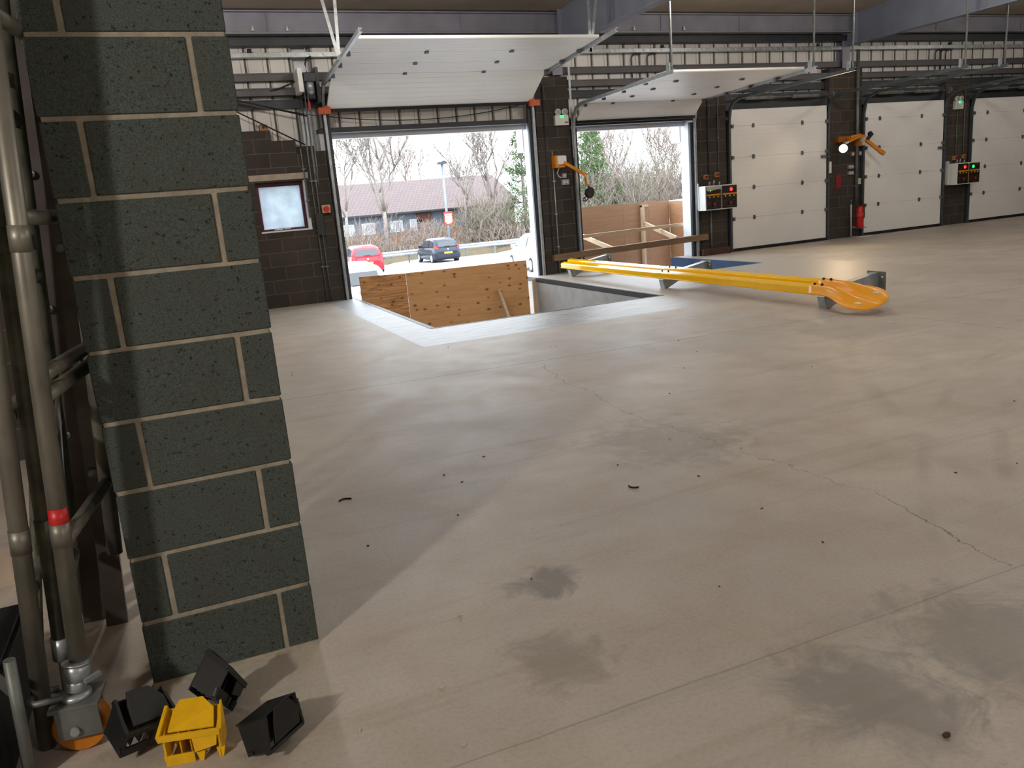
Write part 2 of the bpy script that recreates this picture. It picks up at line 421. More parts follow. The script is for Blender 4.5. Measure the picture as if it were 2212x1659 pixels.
def edge(x0, x1, y0, y1, k):
    m = MB()
    m.box(x0, x1, y0, y1, -0.075, 0.003)
    o = m.build('trim_%d' % k, DARKSTEEL if k < 5 else BLUEP); struct(o); return o
edge(PX0-0.05, PX0+0.014, PY0, D+0.35, 1); edge(PX1-0.014, PX1+0.03, PY0, D+0.35, 2); edge(PX0-0.05, PX1+0.03, PY0-0.02, PY0+0.012, 3)
edge(QX0-0.03, QX0+0.014, QY0, D+0.35, 5); edge(QX1-0.014, QX1+0.03, QY0, D+0.35, 6); edge(QX0-0.03, QX1+0.03, QY0-0.02, QY0+0.012, 7)

# ---------------------------------------------------------------- shell
wb = MB()
# left of dock 1, with the window hole
WX0, WX1, WZ0, WZ1 = 1.40, 2.22, 1.235, 2.03
Y0, Y1 = D, D+0.30
wb.box(-6, WX0, Y0, Y1, 0, 2.475); wb.box(WX1, 2.60, Y0, Y1, 0, 2.475)
wb.box(WX0, WX1, Y0, Y1, 0, WZ0); wb.box(WX0, WX1, Y0, Y1, WZ1, 2.475)
wb.box(-6, 1.76, Y0, Y1, 2.475, 2.83); wb.box(1.76, 2.13, Y0, Y1, 2.475, 2.665); wb.box(2.13, 2.40, Y0+0.02, Y1, 2.475, 2.54)
wb.box(6.45, 7.13, Y0, Y1, 0, 3.53)                       # between docks 1 and 2
wb.box(9.93, 10.63, Y0, Y1, 0, 3.22)
wb.box(13.31, 14.22, Y0, Y1, 0, 3.56)
wb.box(16.74, 17.52, Y0, Y1, 0, 3.22)
wb.box(20.05, 32, Y0, Y1, 0, 3.22)
struct(wb.build('wall_front', BLOCKS), 'dark block dock wall with piers between the doors')
lt = MB(); lt.box(1.18, 2.26, D-0.012, D+0.02, 2.055, 2.15); struct(lt.build('lintel', LINTEL), 'pale concrete lintel over the frosted window')
# liner sheet above
cl = MB(); prof = []
x = -6.0
while x < 32:
    prof += [(x, 0.0), (x+0.285, 0.0), (x+0.295, 0.022), (x+0.335, 0.022)]
    x += 0.345
def zlow(xx): return 2.50 if xx < 2.5 else 2.82
for dy in (0.19, 0.23):
    for seg, z0 in (([p for p in prof if p[0] < 2.5], 2.50), ([p for p in prof if p[0] > 2.28], 2.82)):
        cl.loft([[(px_, D+dy+py_, z0) for px_, py_ in seg], [(px_, D+dy+py_, 4.62) for px_, py_ in seg]], smooth=False, closed=False)
x = -6.0
while x < 31.5:
    cl.box(x+0.293, x+0.318, D+0.186, D+0.192, zlow(x), 4.6, 1); cl.box(x+0.225, x+0.237, D+0.1885, D+0.191, zlow(x), 4.6, 2)
    x += 0.345
co = struct(cl.build('wall_cladding', [LINER, mat('liner_joint', lin(92, 86, 84), 0.7, local=False), mat('liner_fold', lin(178, 172, 168), 0.6, local=False)]), 'ribbed white liner sheet above the dock doors')
def hrail(name, z0, z1, y0, y1, m, x0=-6, x1=32, lab=None):
    q = MB(); q.box(x0, x1, y0, y1, z0, z1); q.box(x0, x1, y0-0.012, y0, z1-0.018, z1+0.004)
    return struct(q.build(name, m), lab)
hrail('trim_11', 3.59, 3.70, D+0.07, D+0.18, RAILM)
hrail('trim_12', 3.36, 3.47, D+0.03, D+0.18, RAILM)
hrail('trim_13', 3.17, 3.30, D+0.10, D+0.18, DARKSTEEL)
hrail('trim_14', 2.86, 2.97, D+0.10, D+0.18, RAILM, 10.63, 32)
hrail('trim_15', 4.10, 4.21, D-0.02, D+0.18, DARKSTEEL)  # dark bar stands in for the shaded gap below the eaves beam
hrail('trim_16', 4.245, 4.275, D-0.12, D+0.1, GALVD)
# dark lintels over the openings; above closed doors they stand in for a shaded recess
for i, (x0, x1, z0, z1) in enumerate(((2.55, 6.5, 2.75, 2.83), (7.1, 9.95, 2.66, 2.78), (10.6, 13.35, 2.80, 3.12), (14.2, 16.76, 2.80, 3.12), (17.5, 20.1, 2.80, 3.12))):
    q = MB(); q.box(x0, x1, D+0.02, D+0.32, z0, z1); struct(q.build('lintel', DARKSTEEL))
# roof
q = MB(); q.hexa([(-6, -9, 5.7), (32, -9, 5.7), (32, D+0.4, 4.57), (-6, D+0.4, 4.57), (-6, -9, 5.85), (32, -9, 5.85), (32, D+0.4, 4.72), (-6, D+0.4, 4.72)])
struct(q.build('ceiling', ROOFM))
q = MB(); q.box(-6.3, -6, -9, D+0.3, 0, 6); struct(q.build('wall_left', BLOCKS))
q = MB(); q.box(32, 32.3, -9, D+0.3, 0, 6); struct(q.build('wall_right', BLOCKS))
q = MB(); q.box(-6.3, 32.3, -9.3, -9, 0, 6); struct(q.build('wall_back', BLOCKS))
# eaves beam and frames
q = MB()
q.box(-6, 32, D-0.12, D-0.10, 4.26, 4.56); q.box(-6, 32, D-0.2, D+0.02, 4.555, 4.575); q.box(-6, 32, D-0.2, D+0.02, 4.235, 4.258)
for x in (1.92, 5.1, 9.1, 10.9, 16.2, 18.9): q.box(x, x+0.012, D-0.135, D-0.12, 4.27, 4.55)
struct(q.build('eaves_beam', BEAMM), 'long blue grey steel eaves beam above the dock doors')
for i, x in enumerate((6.95, 13.77, 20.6, 0.05)):
    z0 = 3.99 if i < 2 else 3.95
    q = MB()
    q.box(x-0.006, x+0.006, -8, D+0.02, z0+0.014, 4.9)
    q.box(x-0.09, x+0.09, -8, D+0.02, z0, z0+0.016)
    for yy in (D-0.3, 10.0, 7.0): q.box(x-0.085, x+0.085, yy, yy+0.012, z0+0.014, 4.86)
    struct(q.build('rafter_beam', RAFT), ('blue grey steel rafter over the pier between the two open docks', 'blue grey steel rafter over the pier with the fire extinguisher', 'steel rafter beyond the fifth door', 'steel rafter in line with the block pier')[i])
    q = MB(); q.box(x-0.1, x+0.1, D+0.0, D+0.02, 3.56, 4.9); q.box(x-0.006, x+0.006, D+0.02, D+0.17, 3.56, 4.9); q.box(x-0.1, x+0.1, D+0.17, D+0.188, 3.56, 4.9)
    struct(q.build('column', BEAMM), ('steel column above the pier between the two open docks', 'steel column above the pier with the fire extinguisher', 'steel column beyond the fifth door', 'steel column left of the window')[i])

# ---------------------------------------------------------------- the near block pier
PXR, PY, PW, PDEP = 0.258, 2.69, 0.543, 0.555
def pier():
    m = MB(); L, R_ = PXR-PW, PXR
    m.box(L+0.006, R_-0.006, PY+0.005, PY+PDEP-0.006, 0.0, 5.0, 1)
    rnd = random.Random(3)
    k = 0; z = 0.012
    while z < 4.9:
        cut = R_-0.110 if k % 2 == 0 else L+0.104
        for (a, b) in ((L, cut-0.008), (cut+0.008, R_)):
            j = rnd.uniform(-0.0015, 0.0015); e = lambda: rnd.uniform(-0.0018, 0.0018)
            y0 = PY+j; y1 = PY+0.06
            m.hexa([(a+e(), y0, z+e()), (b+e(), y0, z+e()), (b, y1, z), (a, y1, z), (a+e(), y0, z+0.2105+e()), (b+e(), y0, z+0.2105+e()), (b, y1, z+0.2105), (a, y1, z+0.2105)], 0)
        for (a, b) in ((L, L+0.06), (R_-0.06, R_)):
            s1 = PY+0.11 if (k % 2 == 0) == (a == L) else PY+PDEP-0.11
            m.box(a, b, PY+0.061, s1-0.006, z, z+0.2105, 0); m.box(a, b, s1+0.006, PY+PDEP, z, z+0.2105, 0)
        z += 0.225; k += 1
    o = m.build('pillar', [PIERB, MORTAR])
    bv = o.modifiers.new('edges', 'BEVEL'); bv.width = 0.003; bv.segments = 1; bv.limit_method = 'ANGLE'
    return struct(o, 'dark block pillar with pale mortar joints in the left foreground')
pier()
q = MB(); q.hexa([(PXR-PW-0.01, PY-0.022, 0), (PXR-0.004, PY-0.018, 0), (PXR-0.002, PY+0.01, 0), (PXR-PW-0.01, PY+0.01, 0), (PXR-PW, PY-0.006, 0.016), (PXR-0.006, PY-0.005, 0.014), (PXR-0.006, PY+0.01, 0.014), (PXR-PW, PY+0.01, 0.016)])
struct(q.build('trim_20', MORTAR))
# brown partition far left, with its red edge strip
q = MB(); q.box(-6, -0.70, 6.2, 6.4, 0, 4.9); struct(q.build('partition_wall', BLOCKS), 'brown block partition seen behind the aluminium frames')
q = MB()
for z in (0.0, 1.75, 2.30, 2.68):
    q.box(-0.705, -0.655, 6.17, 6.41, z, z+0.33)
struct(q.build('trim_21', REDD))

# ---------------------------------------------------------------- window_1
wr = empty('window_1', (1.81, D+0.15, WZ0)); struct(wr, 'small frosted window with burgundy frame left of the first dock')
m = MB()
for (a, b, c, d) in ((WX0, WX1, WZ0, WZ0+0.05), (WX0, WX1, WZ1-0.07, WZ1), (WX0, WX0+0.06, WZ0+0.05, WZ1-0.07), (WX1-0.10, WX1-0.05, WZ0+0.05, WZ1-0.07)):
    m.box(a, b, D+0.12, D+0.18, c, d)
m.build('window_frame', BURG, wr, bevel=0.004)
m = MB(); m.box(WX1-0.05, WX1+0.0, D+0.005, D+0.29, WZ0+0.01, WZ1); m.box(WX0, WX1, D-0.01, D+0.12, WZ0-0.005, WZ0+0.018); m.build('window_reveal', WHITEC, wr)
m = MB(); m.box(1.62, 1.76, D+0.10, D+0.12, WZ0+0.028, WZ0+0.045); m.box(1.665, 1.685, D+0.08, D+0.12, WZ0+0.03, WZ0+0.055); m.box(1.78, 1.88, D+0.10, D+0.12, WZ0+0.03, WZ0+0.044); m.build('window_latch', WHITEP, wr)
t = NT('frosted_glass'); tr = t.n('ShaderNodeBsdfTranslucent'); n = t.noise(t.pos(), 6, 5, 0.6)
t.l(t.mix(t.ramp(n, 0.3, 0.7), (0.42, 0.46, 0.48, 1), (0.54, 0.58, 0.61, 1)), tr.inputs['Color'])
mx = t.n('ShaderNodeMixShader'); mx.inputs[0].default_value = 0.12; t.l(tr.outputs[0], mx.inputs[1]); t.l(t.b.outputs[0], mx.inputs[2])
t.b.inputs['Roughness'].default_value = 0.3
t.l(mx.outputs[0], t.t.nodes['Material Output'].inputs['Surface'])
m = MB(); m.box(WX0+0.05, WX1-0.09, D+0.145, D+0.155, WZ0+0.045, WZ1-0.06); m.build('window_pane', t.m, wr)

# ---------------------------------------------------------------- dock doors
def section(path, x0, x1, thick=0.04, ribs=7):
    """one door section: path = (Y0,Z0)->(Y1,Z1), shallow grooves on the room side"""
    (ya, za), (yb, zb) = path; L = math.hypot(yb-ya, zb-za); sy, sz = (yb-ya)/L, (zb-za)/L
    ny, nz = -sz, sy            # towards the room / down
    P = [(0.0, -thick), (0.0, -0.012), (0.007, 0.0)]
    for k in range(1, ribs):
        s = L*k/ribs; P += [(s-0.004, 0.0), (s, -0.0025), (s+0.004, 0.0)]
    P += [(L-0.007, 0.0), (L, -0.012), (L, -thick)]
    pts = [(x0, ya+s*sy+n*ny, za+s*sz+n*nz) for s, n in P]
    m = MB(); m.prism(pts, (x1-x0, 0, 0)); return m
def lerp_path(pts, dists):
    out = []; acc = [0]
    for a, b in zip(pts, pts[1:]): acc.append(acc[-1]+math.hypot(b[0]-a[0], b[1]-a[1]))
    for d in dists:
        for i in range(len(pts)-1):
            if d <= acc[i+1]+1e-6 or i == len(pts)-2:
                f = (d-acc[i])/(acc[i+1]-acc[i]); out.append((pts[i][0]+f*(pts[i+1][0]-pts[i][0]), pts[i][1]+f*(pts[i+1][1]-pts[i][1]))); break
    return out
TRACK = [(-0.028, -0.022), (0.028, -0.022), (0.028, 0.022), (0.018, 0.022), (0.018, -0.014), (-0.018, -0.014), (-0.018, 0.022), (-0.028, 0.022)]
TRACKM = mat('dull_track_steel', lin(92, 100, 102), 0.45, 0.4, var=0.15, scale=8, local=False)
def dock_door(k, x0, x1, lab, joints, trackpath, hx, open_=False, hangers=True, vis=True):
    r = empty('door_%d' % k, ((x0+x1)/2, D-0.03, 0)); struct(r, lab)
    for i, (a, b) in enumerate(zip(joints, joints[1:])):
        section((a, b), x0, x1).build('door_section', DOORW, r)
        L = math.hypot(b[0]-a[0], b[1]-a[1]); sy, sz = (b[0]-a[0])/L, (b[1]-a[1])/L
        if i:
            for hxx in hx:
                h = MB(); R = Matrix(((1, 0, 0), (0, -sz, sy), (0, sy, sz))); c = Vector((hxx, a[0]-sz*0.008, a[1]+sy*0.008))
                if open_: c = Vector((hxx, a[0]-sz*0.010+0*sy, a[1]+sy*-0.012 if False else a[1]-0.012))
                h.obox(c, (0.05, 0.016, 0.085), R); h.obox(c+R@Vector((0, -0.012 if False else 0.008, 0)), (0.062, 0.012, 0.022), R)
                h.build('hinge', HINGE, r)
        for xx in (x0+0.015, x1-0.015):   # roller brackets at the panel edges
            if i and vis:
                h = MB(); h.obox((xx, a[0]-0.02, a[1]-(0.02 if open_ else 0)), (0.05, 0.05, 0.07)); h.build('roller_bracket', HINGE, r)
    # bottom seal
    a, b = joints[0], joints[1]
    h = MB(); h.box(x0, x1, a[0]-0.012, a[0]+0.03, a[1]-0.045, a[1]+0.004); h.build('bottom_seal', RUBBER, r)
    for xx in (x0-0.045, x1+0.045):
        h = MB(); h.sweep([(xx, y, z) for y, z in trackpath], TRACK, (1, 0, 0)); h.build('track', GALV if open_ else TRACKM, r)
        h = MB(); sgn = 1 if xx > x0 else -1
        h.box(xx-0.035-(0.05 if xx > x1-0.1 else 0), xx+0.035+(0.05 if xx < x0+0.1 else 0), D-0.012, D+0.05, 0.0, trackpath[1][1])
        h.build('side_seal', DARKSTEEL, r)
        if hangers:
            ye, ze = trackpath[-1]; rz = 4.57+(D-ye)*0.045
            h = MB(); h.box(xx-0.02, xx+0.02, ye+0.06, ye+0.065, ze-0.03, rz); h.box(xx-0.02, xx-0.015, ye+0.03, ye+0.065, ze-0.03, rz)
            h.build('track_hanger', GALVD, r)
            h = MB(); h.obox((xx, ye+0.15, ze+0.07), (0.045, 0.05, 0.14)); h.build('end_buffer', GALV, r)
    return r
def full(trk, top): return [(D-0.05, 0.0), (D-0.05, top-0.12), (D-0.10, top+0.10), (D-0.22, top+0.22), (D-0.42, top+0.27)]+trk
# door 1, rolled up and folding back under the roof
J = lerp_path([(13.74, 3.105), (13.03, 3.525), (11.15, 3.675)], (0, 0.825, 1.43, 2.04, 2.70))
d1 = dock_door(1, 2.69, 6.33, 'wide white sectional door raised over the first dock pit', J, [(D-0.05, 0.0), (D-0.05, 3.1), (D-0.13, 3.32), (D-0.30, 3.47), (10.72, 3.69)], (3.85, 5.19), True, False)
for xx in (2.60, 6.42):
    h = MB(); s = 1 if xx < 4 else -1
    h.prism([(xx-0.06*s, D-0.16, 3.03), (xx+0.14*s, D-0.16, 3.03), (xx+0.14*s, D-0.16, 3.13), (xx+0.05*s, D-0.16, 3.16), (xx+0.03*s, D-0.16, 3.13), (xx-0.06*s, D-0.16, 3.13)], (0, 0.08, 0)); h.build('safety_bracket', ORANGE, d1)
for (xx, yy, tops) in ((2.6, 11.95, ((2.42, 12.0), (2.66, 12.0))), (6.42, 11.6, ((6.42, 11.6), (6.62, 11.6)))):
    for tx, ty in tops:
        h = MB(); h.bar((xx, yy, 3.55), (tx, ty, 4.62), 0.045, 0.006, (0, 1, 0)); h.bar((xx+0.02, yy+0.02, 3.55), (tx+0.02, ty+0.02, 4.62), 0.006, 0.04, (0, 1, 0)); h.build('track_hanger', GALV, d1)
# door 2, raised
J = lerp_path([(13.70, 2.735), (13.40, 3.0), (10.72, 3.09)], (0, 0.40, 1.07, 1.74, 2.41, 3.08))
dock_door(2, 7.22, 9.80, 'white sectional door raised over the second dock with plywood hoarding outside', J, full([(10.5, 3.075)], 2.74), (7.81, 9.1), True)
# closed doors
for k, x0, x1, hx, lab in ((3, 10.72, 13.20, (11.27, 12.54), 'closed white sectional door right of the timber rail and orange striped control box'), (4, 14.28, 16.64, (14.70, 15.95), 'closed white sectional door between the lit dock lamp and the far control box'), (5, 17.58, 20.0, (18.05, 19.3), 'closed white sectional door at the right edge')):
    J = [(D-0.045, z) for z in (0.055, 0.665, 1.275, 1.885, 2.495, 2.82)]
    dr = dock_door(k, x0, x1, lab, J, full([(10.52, 3.05)], 2.74), hx)
    h = MB(); h.tube([(x0-0.05, D-0.12, 3.02), (x1+0.05, D-0.12, 3.02)], 0.014); h.build('spring_shaft', GALVD, dr)
    for a, b in ((x0+0.3, x0+1.0), (x1-1.0, x1-0.3)):
        h = MB(); n = 40
        path = [(a+(b-a)*i/n, D-0.12, 3.02) for i in range(n+1)]
        h.tube(path, 0.042, 10, scale=[1.0 if i % 2 else 0.88 for i in range(n+1)]); h.build('torsion_spring', GALVD, dr)
    h = MB(); h.tube([(x1+0.03, D-0.12, 3.02), (x1+0.07, D-0.12, 3.02)], 0.08, 14); h.build('cable_drum', GALVD, dr)
    h = MB(); h.obox((x1-0.09, D-0.075, 1.78), (0.14, 0.03, 0.05)); h.obox((x1+0.02, D-0.075, 1.76), (0.1, 0.03, 0.03)); h.build('bolt_latch', HINGE, dr)
# white reveals and dock surrounds on the outside
for (x0, x1, zt) in ((2.66, 6.38, 2.75), (7.2, 9.86, 2.66)):
    q = MB()
    q.box(x1-0.0, x1+0.12, D+0.06, D+0.46, -0.2, zt); q.box(x0-0.12, x0, D+0.06, D+0.46, -0.2, zt)
    q.box(x0-0.12, x1+0.12, D+0.33, D+0.46, zt-0.075, zt+0.3)
    q.box(x1-0.02, x1+0.14, D+0.46, D+0.75, 2.28, zt+0.25)
    struct(q.build('trim_%d' % (30+int(x0)), WHITEC))
# outer wall skin so the hall is closed
q = MB()
q.box(-6, WX0, D+0.3, D+0.34, -1.3, 4.7); q.box(WX1, 2.54, D+0.3, D+0.34, -1.3, 4.7); q.box(WX0, WX1, D+0.3, D+0.34, -1.3, WZ0); q.box(WX0, WX1, D+0.3, D+0.34, WZ1, 4.7)
q.box(2.54, 6.5, D+0.3, D+0.34, 2.83, 4.7); q.box(6.5, 7.08, D+0.3, D+0.34, -1.3, 4.7); q.box(7.08, 9.98, D+0.3, D+0.34, 2.78, 4.7); q.box(9.98, 32, D+0.3, D+0.34, -1.3, 4.7)
q.box(2.54, 6.5, D+0.3, D+0.34, -1.3, -0.96); q.box(7.08, 9.98, D+0.3, D+0.34, -1.3, -0.96)
struct(q.build('wall_exterior', WHITEC))

# ---------------------------------------------------------------- housings added over the unseen lamps (their light is set at the top)
for i, (lx, ly, lz, lw) in enumerate(UNSEEN_LAMPS):
    q = MB(); q.box(lx-0.35, lx+0.35, ly-0.1, ly+0.1, lz+0.01, lz+0.09)
    o = q.build('unseen_bay_lamp', DARKSTEEL)
    tag(o, 'unseen slim lamp housing added under the roof lining', 'lamp', 'added lamp housings out of view')
    q = MB(); rz = 4.565+(D+0.4-ly)*0.0486
    q.tube([(lx, ly, lz+0.08), (lx, ly, rz)], 0.006, 6); q.build('suspension_rod', GALVD, o)

# ---------------------------------------------------------------- plywood in pit 1
r = empty('plywood_board', ((2.85+5.95)/2, 13.6, -0.9)); tag(r, 'knotty plywood board standing across the far side of the first dock pit', 'plywood board')
q = MB(); q.hexa([(3.66, 13.60, -0.945), (5.955, 13.60, -0.945), (5.955, 13.62, -0.945), (3.66, 13.62, -0.945), (3.66, 13.60, 0.352), (5.945, 13.60, 0.335), (5.945, 13.62, 0.335), (3.66, 13.62, 0.352)]); q.build('knotty_panel', PLY, r, bevel=0.002)
q = MB(); q.hexa([(2.85, 13.605, -0.945), (3.656, 13.605, -0.945), (3.656, 13.622, -0.945), (2.85, 13.622, -0.945), (2.845, 13.605, 0.378), (3.656, 13.605, 0.35), (3.656, 13.622, 0.35), (2.845, 13.622, 0.378)]); o = q.build('grained_panel', PLY2, r, bevel=0.002); o['label'] = 'plywood strip with bold wavy grain'
for x in (3.2, 4.4, 5.75):
    q = MB(); q.box(x, x+0.045, 13.623, 13.70, -0.945, 0.3); q.build('back_batten', TIMBER, r)
q = MB(); q.bar((5.30, 12.85, -0.93), (5.33, 13.56, -0.15), 0.10, 0.05, (1, 0, 0)); tag(q.build('timber_prop', TIMBER), 'short pale timber prop leaning against the knotty plywood', 'prop')
q = MB(); q.box(6.0, 6.055, 13.50, 13.545, -0.945, -0.01); tag(q.build('timber_batten', TIMBER), 'upright white timber batten in the far right corner of the first pit', 'batten')

# ---------------------------------------------------------------- hoarding and timbers at dock 2
r = empty('plywood_hoarding', (8.7, 15.2, -1.3)); tag(r, 'pale brown plywood hoarding standing outside the second dock', 'hoarding')
xs = (6.9, 7.95, 8.98, 9.6, 10.14)
for a, b in zip(xs, xs[1:]):
    q = MB(); q.box(a+0.002, b-0.002, 15.2, 15.22, -1.3, 1.165-(a-6.9)*0.012); q.build('board', HOARD, r)
q = MB(); q.box(10.14, 10.16, 14.68, 15.2, -1.3, 1.115); q.build('return_board', HOARD, r)
q = MB(); q.box(9.40, 9.45, 15.1, 15.199, -1.3, 1.08); q.box(9.40, 9.56, 15.12, 15.199, 1.04, 1.085); q.build('stud', TIMBER, r)
q = MB(); q.box(7.3, 7.35, 15.1, 15.199, -1.3, 1.0); q.build('stud', TIMBER, r)
for a, b in (((7.76, 15.19, 0.66), (7.885, 13.80, 0.335)), ((9.46, 15.19, 0.70), (9.36, 13.80, 0.40))):
    q = MB(); q.bar(a, b, 0.045, 0.085); o = q.build('timber_brace', TIMBER)
    tag(o, ('pale timber brace between rail and hoarding beside the pier' if a[0] < 9 else 'pale timber brace between rail and hoarding nearer the third door'), 'brace', 'braces of the timber rails')
q = MB(); q.bar((7.18, 14.4, 0.595), (9.98, 14.4, 0.635), 0.045, 0.06); tag(q.build('timber_rail', TIMBER), 'pale slim timber rail behind, halfway out to the hoarding', 'rail')
q = MB(); q.bar((6.585, 13.78, 0.30), (10.08, 13.78, 0.372), 0.095, 0.118); tag(q.build('timber_plank', TIMBERD, bevel=0.003), 'long weathered timber plank across the second dock in front of the piers', 'plank')
q = MB(); q.box(9.90, 10.56, 13.66, 13.80, 0.0, 0.135); q.box(9.895, 9.93, 13.655, 13.805, 0.09, 0.138); tag(q.build('timber_sleeper', REDBROWN, bevel=0.005), 'short reddish brown sleeper on the floor under the near control box', 'sleeper')

# ---------------------------------------------------------------- yellow barrier on galvanised posts
bar_ = empty('crash_barrier', (6.6, 10.0, 0.0)); tag(bar_, 'long yellow crash barrier lying on galvanised posts by the second pit', 'crash barrier')
EW, EN = Vector((0.95, 0, 0.31)), Vector((-0.31, 0, 0.95))
WP = [(-.155, .012), (-.15, .004), (-.134, .004), (-.116, .068), (-.102, .08), (-.042, .08), (-.03, .07), (-.012, .004), (.012, .004), (.03, .07), (.042, .08), (.102, .08), (.116, .068), (.134, .004), (.15, .004), (.155, .012)]
def wbeam(y0, y1, off=0.0, c=(6.615, 0.195)):
    m = MB(); C0 = Vector((c[0], 0, c[1]))
    def ring(y): 
        o = [C0+EW*u+EN*(v+off)+Vector((0, y, 0)) for u, v in WP]; i_ = [C0+EW*u+EN*(v+off-0.005)+Vector((0, y, 0)) for u, v in WP[::-1]]
        return o+i_
    m.loft([ring(y0), ring(y1)], smooth=False); return m
b1 = wbeam(9.75, 13.28).build('rail_length', YEL, bar_)
b2 = wbeam(6.78, 10.12, 0.006).build('rail_length', YEL, bar_)
for yy in (9.86, 10.02):
    for u in (-0.067, 0.067):
        q = MB(); c = Vector((6.615, yy, 0.195))+EW*u+EN*0.090; q.ball(c, 0.014, (1, 1, 1), u=8, v=6); q.build('bolt', BLACK, bar_)
# fishtail end
def fishtail():
    m = MB(); rings = []; n = 20
    for i in range(n+1):
        t_ = i/n; y = 7.02-0.92*t_
        k = max(0.0, min(1.0, (t_-0.26)/0.44)); k = k*k*(3-2*k)
        cx = 6.615-0.015*k; cz = 0.197-0.10*t_*t_
        wid = 1.0+0.55*k
        if t_ > 0.72: wid *= math.sqrt(max(0.012, 1-((t_-0.72)/0.285)**2))
        kf = max(0.0, min(1.0, (t_-0.34)/0.46)); kf = kf*kf*(3-2*kf); flat = max(0.10, 1-0.92*kf)
        o = [Vector((cx, y, cz))+EW*(u*wid)+EN*(v*flat+0.012) for u, v in WP]
        bk = [Vector((cx, y, cz))+EW*(u*wid)+EN*(v*flat+0.006) for u, v in WP[::-1]]
        rings.append(o+bk)
    m.loft(rings, smooth=True); return m
ft = fishtail().build('fishtail_end', YELO, bar_); ft['label'] = 'flared orange yellow fishtail end'
for yy in (6.86, 6.97):
    for u in (-0.067, 0.067):
        q = MB(); c = Vector((6.615, yy, 0.197))+EW*u+EN*0.098; q.ball(c, 0.016, u=8, v=6); q.build('bolt', BLACK, bar_)
for u, yy in ((-0.115, 6.30), (0.115, 6.30)):
    q = MB(); ew = EW; en = EN; c = Vector((6.60, yy, 0.197-0.10*0.61))+ew*u*1.15+en*0.02
    R = Matrix((ew.normalized(), Vector((0, 1, 0)), en.normalized())).transposed(); q.obox(c, (0.03, 0.075, 0.012), R); q.build('slot', WHITEP, bar_)
for y in (12.98, 10.0, 6.82):
    q = MB()
    q.prism([(6.52, y, 0.13), (6.55, y, 0.0), (6.60, y, 0.0), (6.84, y, 0.11), (7.30, y, 0.16), (7.30, y, 0.315), (6.62, y, 0.2)], (0, 0.006, 0))
    q.prism([(6.60, y, 0.2), (7.30, y, 0.312), (7.30, y, 0.318), (6.60, y, 0.206)], (0, 0.11, 0))
    q.prism([(6.545, y, 0.0), (6.60, y, 0.0), (6.60, y, 0.005), (6.545, y, 0.005)], (0, 0.11, 0))
    q.prism([(6.515, y, 0.13), (6.545, y, 0.0), (6.55, y, 0.0), (6.522, y, 0.13)], (0, 0.11, 0))
    o = q.build('post', GALV, bar_)
    q = MB(); q.box(7.30, 7.312, y-0.1, y+0.16, 0.0, 0.33); q.build('base_plate', GALVD, o)
    for yy, zz in ((y-0.06, 0.27), (y+0.12, 0.27), (y-0.06, 0.06), (y+0.12, 0.06)):
        h = MB(); h.tube([(7.296, yy, zz), (7.301, yy, zz)], 0.013, 8); h.build('bolt_hole', WHITEP, o)

# ---------------------------------------------------------------- things on the dock wall
def emergency_light(x0, x1, z0, z1, lab, red=True):
    r = empty('emergency_light', ((x0+x1)/2, D-0.06, z0)); tag(r, lab, 'emergency light', 'twin spot emergency lights')
    q = MB(); q.box(x0, x1, D-0.075, D, z0, z1); q.build('housing', WHITEP, r, bevel=0.008)
    w_ = (x1-x0)
    for f in (0.26, 0.76):
        q = MB(); c = (x0+f*w_, D-0.05, z1+0.055); q.tube([(c[0], c[1]+0.04, c[2]), (c[0], c[1]-0.03, c[2])], 0.055, 14); q.tube([(c[0], D-0.04, z1-0.005), (c[0], D-0.04, z1+0.02)], 0.012, 8); o = q.build('spot_head', WHITEP, r)
        q = MB(); q.tube([(c[0], c[1]-0.031, c[2]), (c[0], c[1]-0.034, c[2])], 0.045, 14); q.build('lens', GALV, o)
    q = MB(); q.box(x0+0.38*w_, x0+0.62*w_, D-0.081, D-0.074, z1-0.05, z1-0.005); q.build('status_led', GREENLED, r)
    if red: q = MB(); q.box(x1-0.085, x1-0.015, D-0.079, D-0.074, z0+0.04, z0+0.058); q.build('red_tag', REDD, r)
    return r
emergency_light(6.80, 7.075, 2.68, 2.86, 'white twin spot emergency light high on the pier between the open docks')
emergency_light(16.97, 17.23, 2.60, 2.78, 'white twin spot emergency light above the far control box', False)

